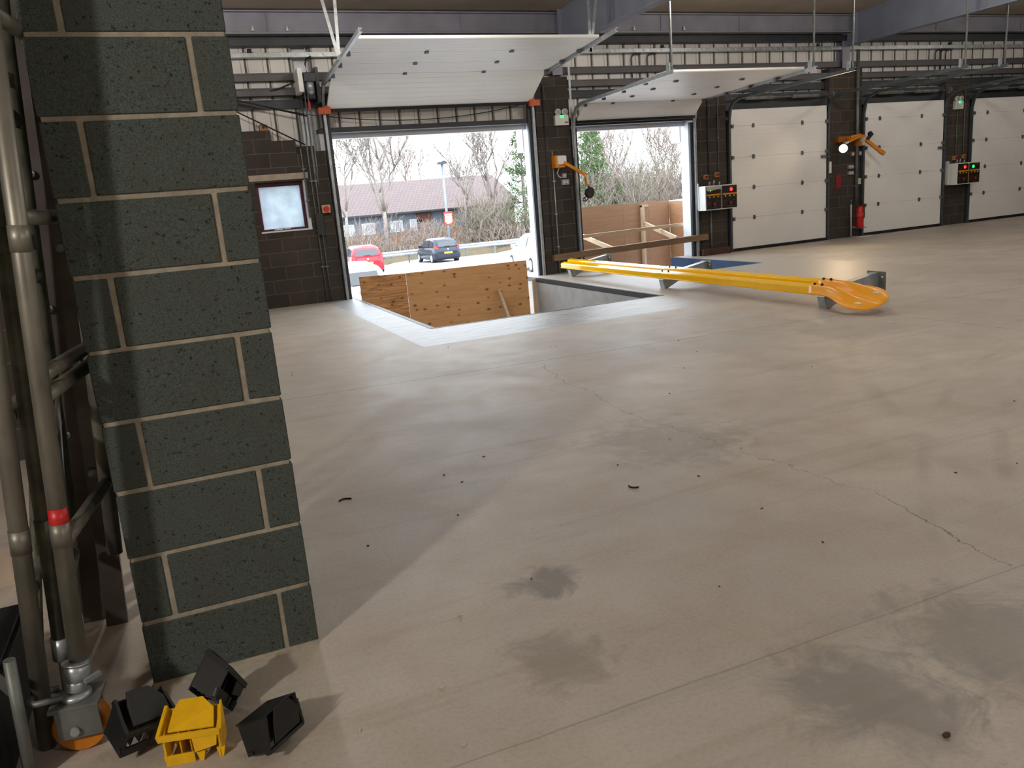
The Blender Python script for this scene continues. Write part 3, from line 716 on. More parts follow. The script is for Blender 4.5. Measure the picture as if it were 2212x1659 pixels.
PRINT = mat('faded_orange_print', lin(120, 76, 30), 0.6)
def control_box(x0, x1, z0, z1, lab, leds, torn):
    r = empty('dock_control_box', ((x0+x1)/2, D-0.2, z0)); tag(r, lab, 'control box', 'dock control boxes on the piers')
    yf, yb = D-0.33, D-0.02
    q = MB(); q.box(x0, x1, yf, yb, z0, z1); q.box(x0-0.012, x0, yb-0.1, yb, z0+0.02, z1+0.06); q.build('housing', WHITEP, r, bevel=0.006)
    mid = (x0+x1)/2
    for k, (a, b) in enumerate(((x0+0.02, mid-0.02), (mid+0.02, x1-0.012))):
        w_ = b-a; h_ = z1-z0-0.04; zb = z0+0.02
        q = MB(); q.box(a, b, yf-0.008, yf-0.0005, z0+0.02, z1-0.02)
        for (u, v, l_) in ((0.06, 0.32, 0.25), (0.06, 0.26, 0.2), (0.06, 0.17, 0.25), (0.72, 0.33, 0.14), (0.35, 0.08, 0.35), (0.5, 0.93, 0.35), (0.55, 0.89, 0.25), (0.2, 0.75, 0.12)):
            q.box(a+u*w_, a+(u+l_)*w_, yf-0.0095, yf-0.0078, zb+h_*v, zb+h_*(v+0.018), 1)
        o = q.build('control_panel', [BLACK, PRINT], r)
        q = MB(); q.box(a+0.005, b-0.005, yf-0.011, yf-0.0075, zb+h_*0.60, zb+h_*0.67); q.build('orange_stripe', LAMPO, o)
        for f in (0.2, 0.5, 0.8):
            q = MB(); q.tube([(a+f*w_, yf-0.008, zb+h_*0.54), (a+f*w_, yf-0.02, zb+h_*0.54)], 0.016, 8); q.build('push_button', PLASY, o)
        q = MB(); q.tube([(a+0.5*w_, yf-0.008, zb+h_*0.22), (a+0.5*w_, yf-0.04, zb+h_*0.22)], 0.030, 14); q.tube([(a+0.5*w_, yf-0.03, zb+h_*0.22), (a+0.5*w_, yf-0.045, zb+h_*0.22)], 0.036, 14); q.build('stop_button', REDD, o)
        led = leds[k]
        q = MB(); c = (a+led[0]*w_, yf-0.012, zb+h_*0.82); q.ball(c, led[2], (1, 0.5, 1)); q.build('signal_lamp', REDLED if led[1] == 'r' else GREENLED, o)
    q = MB()
    for k in range(8): q.box(mid-0.012, mid+0.012, yf-0.01, yf-0.0005, z0+0.03+k*(z1-z0-0.06)/8, z0+0.03+(k+0.8)*(z1-z0-0.06)/8)
    q.build('centre_strip', mat('striped_tape', lin(150, 112, 50), 0.6), r)
    if torn:
        q = MB(); q.prism([(x0+0.022, yf-0.016, z1-0.02), (mid-0.01, yf-0.016, z1-0.02), (mid+0.005, yf-0.016, z1-0.075), (mid-0.12, yf-0.016, z1-0.08), (x0+0.06, yf-0.016, z1-0.105), (x0+0.022, yf-0.016, z1-0.085)], (0, 0.003, 0)); o = q.build('torn_sheet', mat('film_sheet', lin(196, 186, 170), 0.4), r); o['label'] = 'torn protective film hanging over the panel'
    q = MB()
    for k, (f, h_) in enumerate(((0.28, 0.07), (0.42, 0.09), (0.6, 0.06))):
        xx = x0+f*(x1-x0)
        q.tube([(xx, D-0.16, z1-0.005), (xx, D-0.16, z1+h_*0.6), (xx+0.03, D-0.14, z1+h_), (xx+0.07, D-0.10, z1+h_), (xx+0.10, D-0.06, z1+h_*0.4), (xx+0.11, D-0.02, z1-0.002)], 0.007, 6)
    q.build('cable_loop', WHITEP, r)
    return r
control_box(9.855, 10.62, 0.90, 1.375, 'white dock control box with torn film and one red light beside the second dock', [(0.28, 'g', 0.012), (0.6, 'r', 0.034)], True)
control_box(16.79, 17.52, 0.92, 1.40, 'white dock control box with red and green lights between the fourth and fifth doors', [(0.66, 'r', 0.034), (0.36, 'g', 0.034)], False)
for i, (x, z) in enumerate(((10.09, 1.55), (10.36, 1.58), (17.06, 1.52), (17.36, 1.54))):
    r = empty('stop_box', (x, D-0.05, z-0.05)); tag(r, ('small yellow box with red button above the near control box, nearer the dock', 'small yellow box with red button above the near control box, nearer the third door', 'small yellow box with red button above the far control box, nearer the fourth door', 'small yellow box with red button above the far control box, nearer the fifth door')[i], 'stop button', 'red stop button boxes')
    q = MB(); q.box(x-0.045, x+0.045, D-0.06, D, z-0.045, z+0.045); q.build('box', mat('sand_yellow_plastic', lin(196, 150, 90), 0.5), r, bevel=0.006)
    q = MB(); q.tube([(x, D-0.06, z), (x, D-0.085, z)], 0.03, 12); q.build('button', REDD, r)
r = empty('stop_box', (2.475, D-0.05, 1.49)); tag(r, 'yellow box with large red stop button left of the first dock', 'stop button', 'red stop button boxes')
q = MB(); q.box(2.405, 2.545, D-0.07, D-0.03, 1.475, 1.605); q.box(2.43, 2.52, D-0.03, D, 1.49, 1.59); q.build('box', mat('sand_box', lin(206, 168, 110), 0.5), r, bevel=0.006)
q = MB(); q.tube([(2.475, D-0.07, 1.54), (2.475, D-0.10, 1.54)], 0.045, 14); q.build('button', RED, r)

# dock lamp 1, unlit, hanging down
r = empty('dock_lamp', (6.8, D-0.1, 1.9)); tag(r, 'unlit black dock lamp on a yellow arm reaching over the second dock', 'dock lamp', 'swing arm dock lamps')
q = MB(); q.box(6.70, 6.89, D-0.19, D-0.002, 1.93, 2.15); q.build('wall_bracket', LAMPO, r, bevel=0.01)
q = MB(); q.box(6.725, 6.90, D-0.235, D-0.191, 1.985, 2.135); q.build('junction_box', WHITEP, r, bevel=0.012)
q = MB(); q.bar((6.84, D-0.22, 2.02), (7.27, D-0.26, 1.76), 0.045, 0.05); q.bar((6.80, D-0.15, 1.98), (6.88, D-0.22, 2.03), 0.05, 0.06); q.build('arm', LAMPO, r)
q = MB(); q.bar((7.265, D-0.26, 1.775), (7.285, D-0.27, 1.60), 0.05, 0.04, (0, 1, 0)); q.build('drop_link', WHITEP, r)
q = MB(); q.bar((7.245, D-0.26, 1.74), (7.26, D-0.27, 1.58), 0.02, 0.045, (0, 1, 0)); q.box(7.245, 7.335, D-0.30, D-0.24, 1.565, 1.59); q.build('swivel', LAMPO, r)
q = MB(); ax = Vector((0.35, -0.93, -0.1)).normalized(); c = Vector((7.30, D-0.27, 1.445))
q.tube([c-ax*0.05, c-ax*0.02, c+ax*0.03, c+ax*0.045], 0.105, 18, scale=[0.55, 0.92, 1, 0.98]); q.tube([c+Vector((0, 0, 0.08)), c+Vector((0, 0, 0.135))], 0.02, 8); o = q.build('lamp_head', BLACK, r)
q = MB(); q.tube([c+ax*0.046, c+ax*0.05], 0.09, 18); q.build('lens', mat('dark_lens', lin(70, 66, 60), 0.25), o)
q = MB(); q.tube([c+Vector((-0.07, -0.02, -0.07)), c+Vector((-0.14, -0.03, -0.10)), c+Vector((-0.15, -0.03, -0.135)), c+Vector((-0.09, -0.03, -0.15)), c+Vector((-0.03, -0.02, -0.10))], 0.012, 8); q.build('grab_handle', BLACK, o)
q = MB(); q.tube([(6.80, D-0.1, 1.93), (6.79, D-0.03, 1.84), (6.83, D-0.02, 1.77), (6.90, D-0.02, 1.755)], 0.009, 8); q.build('supply_cable', WHITEP, r)
def wallbox(name, x0, x1, z0, z1, lab, cat, m=GALV, dep=0.05, detail=True, grp=None):
    r = empty(name, ((x0+x1)/2, D-0.03, z0)); tag(r, lab, cat, grp)
    q = MB(); q.box(x0, x1, D-dep, D, z0, z1); q.build('back_box', m, r, bevel=0.005)
    if detail:
        q = MB(); a = (x1-x0)*0.2
        for f in (0.3, 0.7): q.box(x0+f*(x1-x0)-a*0.5, x0+f*(x1-x0)+a*0.5, D-dep-0.008, D-dep, z0+0.35*(z1-z0), z0+0.7*(z1-z0))
        q.build('rocker_switch', WHITEP, r)
    return r
wallbox('switch_box', 6.89, 6.97, 1.745, 1.83, 'small square metal switch box just under the unlit dock lamp', 'switch', grp='metal wall boxes')
wallbox('socket_box', 6.875, 7.02, 1.62, 1.72, 'wide metal twin socket below the switch box of the unlit dock lamp', 'socket', grp='metal wall boxes')
wallbox('socket_box', 13.83, 13.985, 1.475, 1.555, 'upper of two metal twin sockets below the lit dock lamp', 'socket', grp='metal wall boxes')
wallbox('socket_box', 13.83, 13.985, 1.345, 1.425, 'lower of two metal twin sockets below the lit dock lamp', 'socket', grp='metal wall boxes')
wallbox('switch_box', 13.91, 13.99, 1.74, 1.83, 'small metal switch box right under the lit dock lamp, nearer the lamp', 'switch', grp='metal wall boxes')
wallbox('switch_box', 14.12, 14.195, 1.74, 1.83, 'small metal switch box under the lit dock lamp, nearer the fourth door', 'switch', grp='metal wall boxes')
wallbox('sensor_box', 14.08, 14.18, 1.13, 1.26, 'pale green grey box right of the pipe, above the fire extinguisher', 'box', mat('pale_green_plastic', lin(190, 196, 176), 0.5), 0.06, False)
# dock lamp 2, lit
r = empty('dock_lamp', (13.8, D-0.1, 2.0)); tag(r, 'lit dock lamp with glowing face on a folded yellow arm', 'dock lamp', 'swing arm dock lamps')
q = MB(); q.box(13.46, 13.78, D-0.12, D, 2.04, 2.16); q.build('wall_bracket', mat('dull_arm_paint', lin(170, 92, 24), 0.5), r, bevel=0.01)
q = MB(); q.bar((13.52, D-0.30, 2.03), (13.99, D-0.24, 2.15), 0.05, 0.045); q.bar((13.70, D-0.2, 2.13), (13.98, D-0.2, 2.17), 0.06, 0.05); q.bar((13.7, D-0.2, 2.12), (13.72, D-0.06, 2.1), 0.05, 0.05); q.build('arm', LAMPO, r)
q = MB(); q.bar((13.43, D-0.32, 2.0), (13.54, D-0.30, 2.03), 0.05, 0.04); q.build('swivel', WHITEP, r)
c = Vector((13.385, D-0.34, 1.905)); ax = Vector((-0.78, -0.62, -0.05)).normalized()
q = MB(); q.tube([c-ax*0.12, c-ax*0.06, c+ax*0.02, c+ax*0.03], 0.092, 18, scale=[0.5, 0.85, 1, 0.97]); q.tube([c-ax*0.03+Vector((0, 0, 0.06)), c-ax*0.0+Vector((0.04, 0.0, 0.1))], 0.018, 8); o = q.build('lamp_head', BLACK, r)
q = MB(); q.tube([c+ax*0.031, c+ax*0.036], 0.085, 18); q.build('lamp_face', LAMPGLOW, o)
ld = bpy.data.lights.new('dock_lamp_light', 'SPOT'); ld.energy = 110; ld.color = (1.0, 0.72, 0.42); ld.spot_size = 2.2; ld.spot_blend = 0.6; ld.shadow_soft_size = 0.08
lo = bpy.data.objects.new('dock_lamp_light', ld); COL.objects.link(lo); lo.location = c+ax*0.06; lo.rotation_euler = Vector(ax).to_track_quat('-Z', 'Y').to_euler()
# dock lamp 3, arm out to the right
r = empty('dock_lamp', (14.0, D-0.1, 1.9)); tag(r, 'dock lamp with its yellow arm pointing down across the fourth door', 'dock lamp', 'swing arm dock lamps')
q = MB(); q.box(14.02, 14.19, D-0.16, D, 1.94, 2.17); q.build('wall_bracket', LAMPO, r, bevel=0.01)
q = MB(); q.box(14.03, 14.13, D-0.26, D-0.161, 2.02, 2.12); q.box(14.03, 14.06, D-0.27, D-0.2, 1.95, 2.02); q.build('junction_box', WHITEP, r, bevel=0.008)
q = MB(); q.bar((14.05, D-0.3, 2.05), (14.44, D-0.36, 1.77), 0.06, 0.065); q.bar((14.40, D-0.355, 1.80), (14.50, D-0.37, 1.735), 0.075, 0.075); q.build('arm', LAMPO, r)
q = MB(); q.bar((14.06, D-0.33, 2.06), (14.13, D-0.36, 2.15), 0.06, 0.06); q.prism([(14.08, D-0.38, 2.10), (14.19, D-0.38, 2.02+0.13), (14.12, D-0.38, 2.22), (14.07, D-0.38, 2.19)], (0, 0.06, 0)); q.build('lamp_head', BLACK, r)

# red sign and extinguisher on its stand
q = MB(); q.box(13.51, 13.65, D-0.012, D, 1.08, 1.375); tag(q.build('fire_sign', REDD), 'plain red fire point sign on the pier above the extinguisher', 'sign')
r = empty('extinguisher_stand', (13.95, D-0.2, 0)); tag(r, 'silver bent tube stand holding the extinguisher', 'stand')
q = MB(); q.tube([(13.86, D-0.1, 0.80), (13.845, D-0.12, 0.7), (13.825, D-0.14, 0.03), (13.825, D-0.16, 0.012), (13.82, D-0.40, 0.012), (13.84, D-0.42, 0.012), (14.12, D-0.42, 0.012), (14.14, D-0.40, 0.012), (14.14, D-0.16, 0.012)], 0.018, 8); q.build('tube_frame', mat('bright_tube', lin(206, 206, 204), 0.35), r)
q = MB(); q.box(13.83, 14.0, D-0.165, D-0.15, 0.20, 0.24); q.box(13.90, 14.10, D-0.30, D-0.12, 0.195, 0.21); q.build('cradle', GALVD, r)
r = empty('fire_extinguisher', (14.0, D-0.21, 0.21)); tag(r, 'red fire extinguisher standing at the pier between third and fourth doors', 'fire extinguisher')
cx, cy = 14.0, D-0.215
q = MB(); q.tube([(cx, cy, 0.212), (cx, cy, 0.23), (cx, cy, 0.60), (cx, cy, 0.645), (cx, cy, 0.67)], 0.078, 18, scale=[0.93, 1, 1, 0.8, 0.4], hint=(0, 1, 0)); q.build('cylinder', RED, r)
q = MB(); q.tube([(cx, cy, 0.67), (cx, cy, 0.70)], 0.022, 10, hint=(0, 1, 0)); q.bar((cx-0.02, cy, 0.70), (cx+0.09, cy, 0.735), 0.022, 0.012); q.bar((cx-0.02, cy, 0.69), (cx+0.08, cy, 0.69), 0.022, 0.01); q.build('valve_handle', BLACK, r)
q = MB(); q.tube([(cx+0.02, cy-0.02, 0.685), (cx+0.09, cy-0.03, 0.66), (cx+0.095, cy-0.03, 0.5), (cx+0.09, cy-0.03, 0.4)], 0.011, 8); q.build('hose', BLACK, r)
q = MB(); q.tube([(cx, cy, 0.40), (cx, cy, 0.52)], 0.0785, 18, hint=(0, 1, 0)); q.build('label_band', mat('pale_red_label', lin(206, 60, 52), 0.5), r)
# strip label at door 3's edge
q = MB(); q.box(13.24, 13.305, D-0.09, D-0.083, 1.42, 1.66); q.box(13.24, 13.305, D-0.083, D-0.06, 1.42, 1.43); tag(q.build('edge_label', WHITEP), 'pale upright strip fixed at the right edge of the third door', 'strip')

# pipes and conduits on the wall
def pipe(path, rad, lab, m=GALVD, name='conduit_pipe', clips=(), grp='conduits on the dock wall'):
    q = MB(); q.tube(path, rad, 8); o = q.build(name, m); tag(o, lab, 'pipe', grp)
    org = ORG[o.name]
    for z in clips:
        # saddle clip at height z, on the straight part
        a = min(path, key=lambda p: abs(p[2]-z))
        x0 = a[0]
        for p0, p1 in zip(path, path[1:]):
            if min(p0[2], p1[2]) <= z <= max(p0[2], p1[2]) and abs(p1[2]-p0[2]) > 1e-4: x0 = p0[0]+(p1[0]-p0[0])*(z-p0[2])/(p1[2]-p0[2])
        c = MB(); c.box(x0-rad-0.015, x0+rad+0.015, D-2*rad-0.008, D-0.001, z-0.012, z+0.012); c.build('saddle_clip', m, o)
    return o
pipe([(14.05, D-0.05, 0.70), (14.05, D-0.05, 3.92)], 0.035, 'grey pipe running up the pier behind the extinguisher', GALVD, 'service_pipe', (1.1, 2.1, 3.1))
pipe([(2.20, D-0.02, 1.42), (2.20, D-0.02, 2.5), (2.24, D+0.15, 2.75), (2.24, D+0.15, 3.35)], 0.013, 'thin grey conduit rising from the grey cover left of the first dock', GALVD, clips=(1.7, 2.2))
pipe([(2.30, D-0.02, 0.02), (2.30, D-0.02, 2.5), (2.33, D+0.05, 2.7), (2.33, D+0.05, 3.3)], 0.013, 'thin grey conduit from floor to motor, second from the first dock', GALVD, clips=(0.6, 1.2, 2.0))
pipe([(2.37, D-0.02, 0.02), (2.37, D-0.02, 2.5), (2.39, D+0.05, 2.7), (2.39, D+0.05, 3.3)], 0.013, 'thin grey conduit from floor to motor, nearest the first dock', GALVD, clips=(0.6, 1.2, 2.0))
pipe([(6.72, D-0.018, 0.0), (6.72, D-0.018, 2.25)], 0.012, 'thin pale conduit up the pier under the unlit dock lamp', GALV, clips=(0.5, 1.1, 1.7))
pipe([(6.86, D-0.018, 0.0), (6.86, D-0.018, 0.22)], 0.014, 'short conduit stub at the foot of the pier by the barrier', GALV)
pipe([(6.60, D-0.018, 0.25), (6.60, D-0.018, 3.4)], 0.010, 'thin dark conduit up the pier at the first dock side', DARKSTEEL, clips=(1.0, 2.0))
pipe([(10.18, D-0.018, 1.6), (10.18, D-0.018, 3.1)], 0.011, 'thin conduit from the near stop boxes upward, nearer the dock', DARKSTEEL, clips=(2.3,))
pipe([(10.42, D-0.018, 1.63), (10.42, D-0.018, 3.1)], 0.011, 'thin conduit from the near stop boxes upward, nearer the third door', GALVD, clips=(2.3,))
pipe([(10.2, D-0.018, 0.0), (10.2, D-0.018, 0.88)], 0.022, 'grey conduit below the near control box', GALVD)
pipe([(17.10, D-0.018, 1.57), (17.10, D-0.018, 2.58)], 0.011, 'thin conduit from the far stop boxes to the emergency light', GALVD, clips=(2.0,))
pipe([(17.34, D-0.018, 1.6), (17.34, D-0.018, 3.1)], 0.011, 'thin conduit from the far stop boxes upward beside the fifth door', GALVD, clips=(2.2,))
q = MB(); q.box(7.135, 7.175, D-0.045, D-0.04, 2.1, 3.72); q.box(7.17, 7.175, D-0.04, D-0.0, 2.1, 3.72); tag(q.build('perforated_angle', GALV), 'galvanised perforated angle upright at the edge of the open docks\' pier', 'angle')
q = MB(); q.box(2.295, 2.40, D-0.075, D-0.022, 1.13, 1.47); q.box(2.285, 2.295, D-0.08, D-0.022, 1.13, 1.47); tag(q.build('conduit_cover', DARKSTEEL), 'dark upright box with bright edge right of the frosted window', 'box')
for i, x in enumerate((8.6, 8.95, 16.55, 16.72, 16.87)):
    q = MB(); q.tube([(x, D+0.155, 3.5), (x, D+0.155, 3.84), (x+0.02, D+0.155, 3.89), (x+0.07, D+0.155, 3.92), (x+0.2, D+0.155, 3.925)], 0.016, 8)
    tag(q.build('cable_drop', RAILM), ('dark bent conduit below the cable tray above the second door, left one', 'dark bent conduit below the cable tray above the second door, right one', 'dark bent conduit below the tray over the fourth door, left of three', 'dark bent conduit below the tray over the fourth door, middle of three', 'dark bent conduit below the tray over the fourth door, right of three')[i], 'pipe', 'bent conduits under the cable tray')
# cable tray
r = empty('cable_tray', (12, D-0.05, 3.93)); tag(r, 'long perforated metal cable tray along the liner sheet above all doors', 'cable tray')
q = MB()
q.box(-2, 25, D+0.02, D+0.026, 3.935, 4.0); q.box(-2, 25, D+0.02, D+0.12, 3.932, 3.936); q.box(-2, 25, D+0.02, D+0.035, 3.998, 4.002); rr = random.Random(5); x = -1.0
while x < 24.5:
    L = rr.uniform(0.05, 0.12); q.prism([(x, D+0.0155, 3.945), (x+0.03, D+0.0155, 3.945), (x-0.02+L*0.2, D+0.0155, 3.99), (x-0.05+L*0.2, D+0.0155, 3.99)], (0, 0.0045, 0), 1); x += L+rr.uniform(0.05, 0.16)
q.build('tray', [GALV, mat('tray_slot', lin(214, 208, 200), 0.5)], r)
for x in (1.62, 4.0, 7.0, 9.2, 13.0, 16.8, 20.0):
    q = MB(); q.tube([(x, D+0.0, 4.005), (x, D+0.0, 4.05)], 0.035, 10, hint=(0, 1, 0)); q.box(x-0.04, x+0.04, D-0.03, D+0.12, 4.0, 4.008); q.build('tray_clamp', DARKSTEEL, r)
# beam clips (little white cones on the eaves beam)
for i, x in enumerate((1.70, 2.22, 8.5, 9.6)):
    q = MB(); q.tube([(x, D-0.15, 4.30), (x, D-0.15, 4.36)], 0.02, 8, scale=[1, 0.4], hint=(0, 1, 0)); q.box(x-0.02, x+0.02, D-0.17, D-0.12, 4.285, 4.30); tag(q.build('beam_clip', WHITEP), 'tiny white clip on the lower edge of the eaves beam', 'clip', 'white clips on the eaves beam')
# motor beside door 1
r = empty('door_motor', (2.42, D-0.1, 3.3)); tag(r, 'grey and black door motor with white cover left of the first raised door', 'motor')
q = MB(); q.box(2.24, 2.315, D-0.42, D+0.0, 3.34, 3.70); q.build('white_cover', WHITEP, r, bevel=0.01)
q = MB(); q.box(2.34, 2.54, D-0.34, D-0.12, 3.50, 3.64); q.build('gearbox', DARKSTEEL, r, bevel=0.015)
q = MB(); q.tube([(2.44, D-0.26, 3.52), (2.44, D-0.26, 3.36)], 0.065, 14, hint=(0, 1, 0)); q.ball((2.44, D-0.26, 3.36), 0.062); q.build('motor_body', GALV, r)
q = MB(); q.box(2.40, 2.50, D-0.3, D-0.2, 3.25, 3.34); q.build('limit_switch', BLACK, r, bevel=0.01)
q = MB(); q.box(2.53, 2.58, D-0.32, D-0.02, 3.20, 3.72); q.box(2.30, 2.58, D-0.06, D+0.0, 3.40, 3.62); q.build('mounting_plate', DARKSTEEL, r)
q = MB(); q.tube([(2.36, D-0.3, 3.50), (2.33, D-0.3, 3.3), (2.335, D-0.3, 2.2), (2.365, D-0.3, 1.9), (2.37, D-0.3, 2.2), (2.38, D-0.3, 3.3), (2.40, D-0.3, 3.5)], 0.007, 6); q.build('hand_chain', GALVD, r)
q = MB(); q.box(2.36, 2.395, D-0.33, D-0.305, 3.08, 3.20); q.build('pull_tag', RED, r)
q = MB(); q.tube([(2.42, D-0.24, 3.62), (2.41, D-0.24, 3.78), (2.44, D-0.2, 3.86), (2.5, D-0.1, 3.9), (2.55, D+0.0, 3.93)], 0.012, 8); q.build('supply_cable', CABLE, r)
# hanging cables left of dock 1
def cable(path, lab, rad=0.011):
    q = MB(); q.tube(path, rad, 6); tag(q.build('hanging_cable', CABLE), lab, 'cable', 'black cables left of the first dock')
def sag(a, b, s, n=14): return [tuple(Vector(a).lerp(Vector(b), i/n)-Vector((0, 0, s*4*(i/n)*(1-i/n)))) for i in range(n+1)]
cable(sag((-0.2, D-0.05, 3.75), (2.36, D-0.06, 3.02), 0.02), 'thick black cable sloping down to the first dock from the left', 0.013)
cable(sag((-0.2, D-0.1, 3.72), (2.54, D-0.08, 3.01), 0.05), 'thin black cable just under the thick sloping one', 0.006)
cable(sag((-0.2, D-0.05, 3.95), (2.28, D-0.02, 2.58), 0.0), 'straight black cable running down to the brick step above the window', 0.012)
cable(sag((1.62, D+0.12, 3.42), (2.25, D-0.1, 3.55), 0.04)+[(2.3, D-0.1, 3.55)], 'short black cable curving into the white motor cover', 0.013)
cable(sag((2.62, D+0.02, 3.02), (6.3, D+0.05, 3.1), 0.16), 'slack black cable drooping across the dark panel over the first dock', 0.008)
q = MB(); q.box(2.13, 2.43, D-0.012, D+0.018, 2.445, 2.56); tag(q.build('rough_timber_pad', mat('dark_rough_timber', lin(64, 50, 40), 0.9, var=0.3), bevel=0.004), 'dark rough timber pad on the stepped blocks above the window', 'timber')
r = empty('junction_box', (1.66, D+0.05, 2.83)); tag(r, 'small tan junction box on the stepped blockwork', 'junction box')
q = MB(); q.box(1.61, 1.73, D+0.03, D+0.12, 2.832, 2.93); q.build('box', mat('tan_box', lin(176, 128, 84), 0.6), r, bevel=0.006)
q = MB(); q.tube([(1.665, D+0.031, 2.88), (1.665, D+0.02, 2.88)], 0.018, 10); q.build('opening', BLACK, r)

# ---------------------------------------------------------------- aluminium frames at the left
def lean(p0, p1, z):
    f = (z-p0[2])/(p1[2]-p0[2]); return tuple(p0[i]+(p1[i]-p0[i])*f for i in range(3))
def tower_frame(lab, base, top, depth, rungs, m, ztop=2.35, dx=-0.01, z0=0.25):
    r = empty('tower_frame', (base[0], base[1], 0)); tag(r, lab, 'scaffold frame', 'aluminium scaffold frames left of the pillar')
    a0, a1 = lean(base, top, z0), lean(base, top, ztop)
    q = MB(); q.tube([a0, a1], 0.0255, 14, hint=(0, 1, 0))
    for z in (0.62, 1.45): c = lean(base, top, z); q.tube([c, lean(base, top, z+0.07)], 0.0275, 14, hint=(0, 1, 0))
    q.build('upright', m, r)
    f0 = (a0[0]+dx, a0[1]+depth, a0[2]+0.1); f1 = (a1[0]+dx, a1[1]+depth, a1[2])
    q = MB(); q.tube([f0, f1], 0.0255, 12, hint=(0, 1, 0)); q.build('upright', m, r)
    for z in rungs:
        p = lean(base, top, z); qf = (lean(f0, f1, z)[0], p[1]+depth, z)
        q = MB(); q.tube([(p[0], p[1]+0.02, z), (qf[0], qf[1]-0.02, z)], 0.022, 12); q.build('rung', m, r)
    return r
A_B, A_T = (-0.452, 2.50, 0.20), (-0.345, 2.50, 1.75)
tf = tower_frame('scaffold frame on an orange wheel, nearest the block pillar', A_B, A_T, 0.58, (0.62, 1.05, 1.11, 1.54, 2.05), TUBEM, dx=0.085)
p = lean(A_B, A_T, 0.70)
q = MB(); q.tube([lean(A_B, A_T, 0.665), lean(A_B, A_T, 0.735)], 0.0262, 16, hint=(0, 1, 0)); o = q.build('red_sticker', RED, tf); o['label'] = 'red sticker wrapped round the tube'
q = MB(); q.tube([(A_B[0]+0.0, 2.54, 0.40), (-0.45, 3.1, 0.95)], 0.016, 10); q.build('brace', TUBEM, tf)
# castor
cx, cy = -0.468, 2.475
cs = empty('castor', (cx, cy, 0)); tag(cs, 'castor with orange wheel and galvanised fork under the scaffold frame', 'castor')
WO = mat('orange_wheel', lin(214, 128, 24), 0.45, var=0.25, scale=12)
q = MB(); q.tube([(cx-0.004, cy-0.036, 0.076), (cx-0.003, cy-0.028, 0.076), (cx, cy+0.02, 0.076), (cx, cy+0.028, 0.076)], 0.076, 32, scale=[0.9, 1, 1, 0.9], hint=(0, 0, 1)); q.build('wheel', WO, cs)
q = MB(); th = 0.62; R = rotz(-0.12)
q.obox((cx, cy, 0.155), (0.135, 0.12, 0.012), R); q.obox((cx, cy-0.057, 0.108), (0.118, 0.006, 0.094), R); q.obox((cx, cy+0.05, 0.108), (0.118, 0.006, 0.094), R); q.build('fork', GALVD, cs, bevel=0.002)
q = MB(); q.tube([(cx-0.012, cy-0.056, 0.088), (cx-0.012, cy-0.072, 0.088)], 0.013, 8); q.build('axle_bolt', GALV, cs)
q = MB(); q.tube([(cx, cy, 0.16), (cx, cy, 0.172), (cx, cy, 0.178)], 0.042, 20, scale=[1, 1, 0.75], hint=(0, 1, 0)); q.tube([(cx, cy, 0.178), (cx+0.01, cy+0.01, 0.215)], 0.03, 16, hint=(0, 1, 0)); q.build('swivel_ring', GALV, cs)
q = MB(); q.tube([(cx+0.012, cy+0.012, 0.21), (cx+0.014, cy+0.014, 0.262)], 0.036, 18, hint=(0, 1, 0)); q.tube([(cx+0.014, cy+0.014, 0.255), (cx+0.015, cy+0.015, 0.262)], 0.039, 18, hint=(0, 1, 0)); q.obox((cx+0.05, cy-0.005, 0.212), (0.05, 0.02, 0.012), rotz(0.6)); q.build('adjuster_collar', GALV, cs)
q = MB(); q.tube([(cx-0.03, cy-0.02, 0.178), (cx-0.10, cy-0.03, 0.185), (cx-0.125, cy, 0.178), (cx-0.11, cy+0.05, 0.172), (cx-0.05, cy+0.06, 0.17)], 0.010, 8); q.build('brake_lever', GALVD, cs)
B_B, B_T = (-0.497, 2.56, 0.20), (-0.392, 2.56, 1.75)
t2 = tower_frame('greenish scaffold frame squeezed behind the one with the red sticker', B_B, B_T, 0.60, (0.36, 0.85, 1.36, 1.86), TUBEG, z0=0.32)
q = MB(); q.tube([lean(B_B, B_T, 0.25), lean(B_B, B_T, 0.32)], 0.030, 12, hint=(0, 1, 0)); q.tube([lean(B_B, B_T, 0.02), lean(B_B, B_T, 0.25)], 0.017, 10, hint=(0, 1, 0)); q.build('spigot', GALV, t2)
C_B, C_T = (-0.565, 2.52, 0.17), (-0.49, 2.50, 1.07)
t3 = tower_frame('leftmost scaffold frame, its tube cut off by the photo edge higher up', C_B, C_T, 0.7, (0.48, 1.0, 1.5, 2.0), TUBEM, z0=0.0)
q = MB(); q.tube([(-0.56, 2.56, 0.25), (-0.545, 3.1, 0.8)], 0.015, 8); q.build('brace', TUBEG, t3)
# channels standing behind
for i, (x0, x1, yy, w_) in enumerate(((-0.425, -0.345, 3.24, 0.075), (-0.51, -0.42, 3.32, 0.08), (-0.60, -0.50, 3.42, 0.08))):
    r = empty('steel_channel', (x0, yy, 0)); tag(r, ('dark steel channel post standing against the pillar side', 'second dark steel channel post from the pillar', 'third dark steel channel post from the pillar')[i], 'channel', 'steel channel posts behind the scaffold frames')
    q = MB(); h = 2.3; k = (x1-x0)/1.35
    q.sweep([(x0, yy, 0.0), (x0+k*h, yy, h)], [(-w_/2, 0), (w_/2, 0), (w_/2, 0.04), (w_/2-0.004, 0.04), (w_/2-0.004, 0.004), (-w_/2+0.004, 0.004), (-w_/2+0.004, 0.04), (-w_/2, 0.04)], (0, 1, 0)); q.build('web', STUDM, r)
    for j in range(3):
        z = 0.62+(0.41, 0.47, 0.52)[i]*j+0.14*i; q = MB(); q.ball((x0+k*z-0.012, yy-0.012, z), 0.016, (1, 0.7, 1)); q.build('bolt_head', GALV, r)
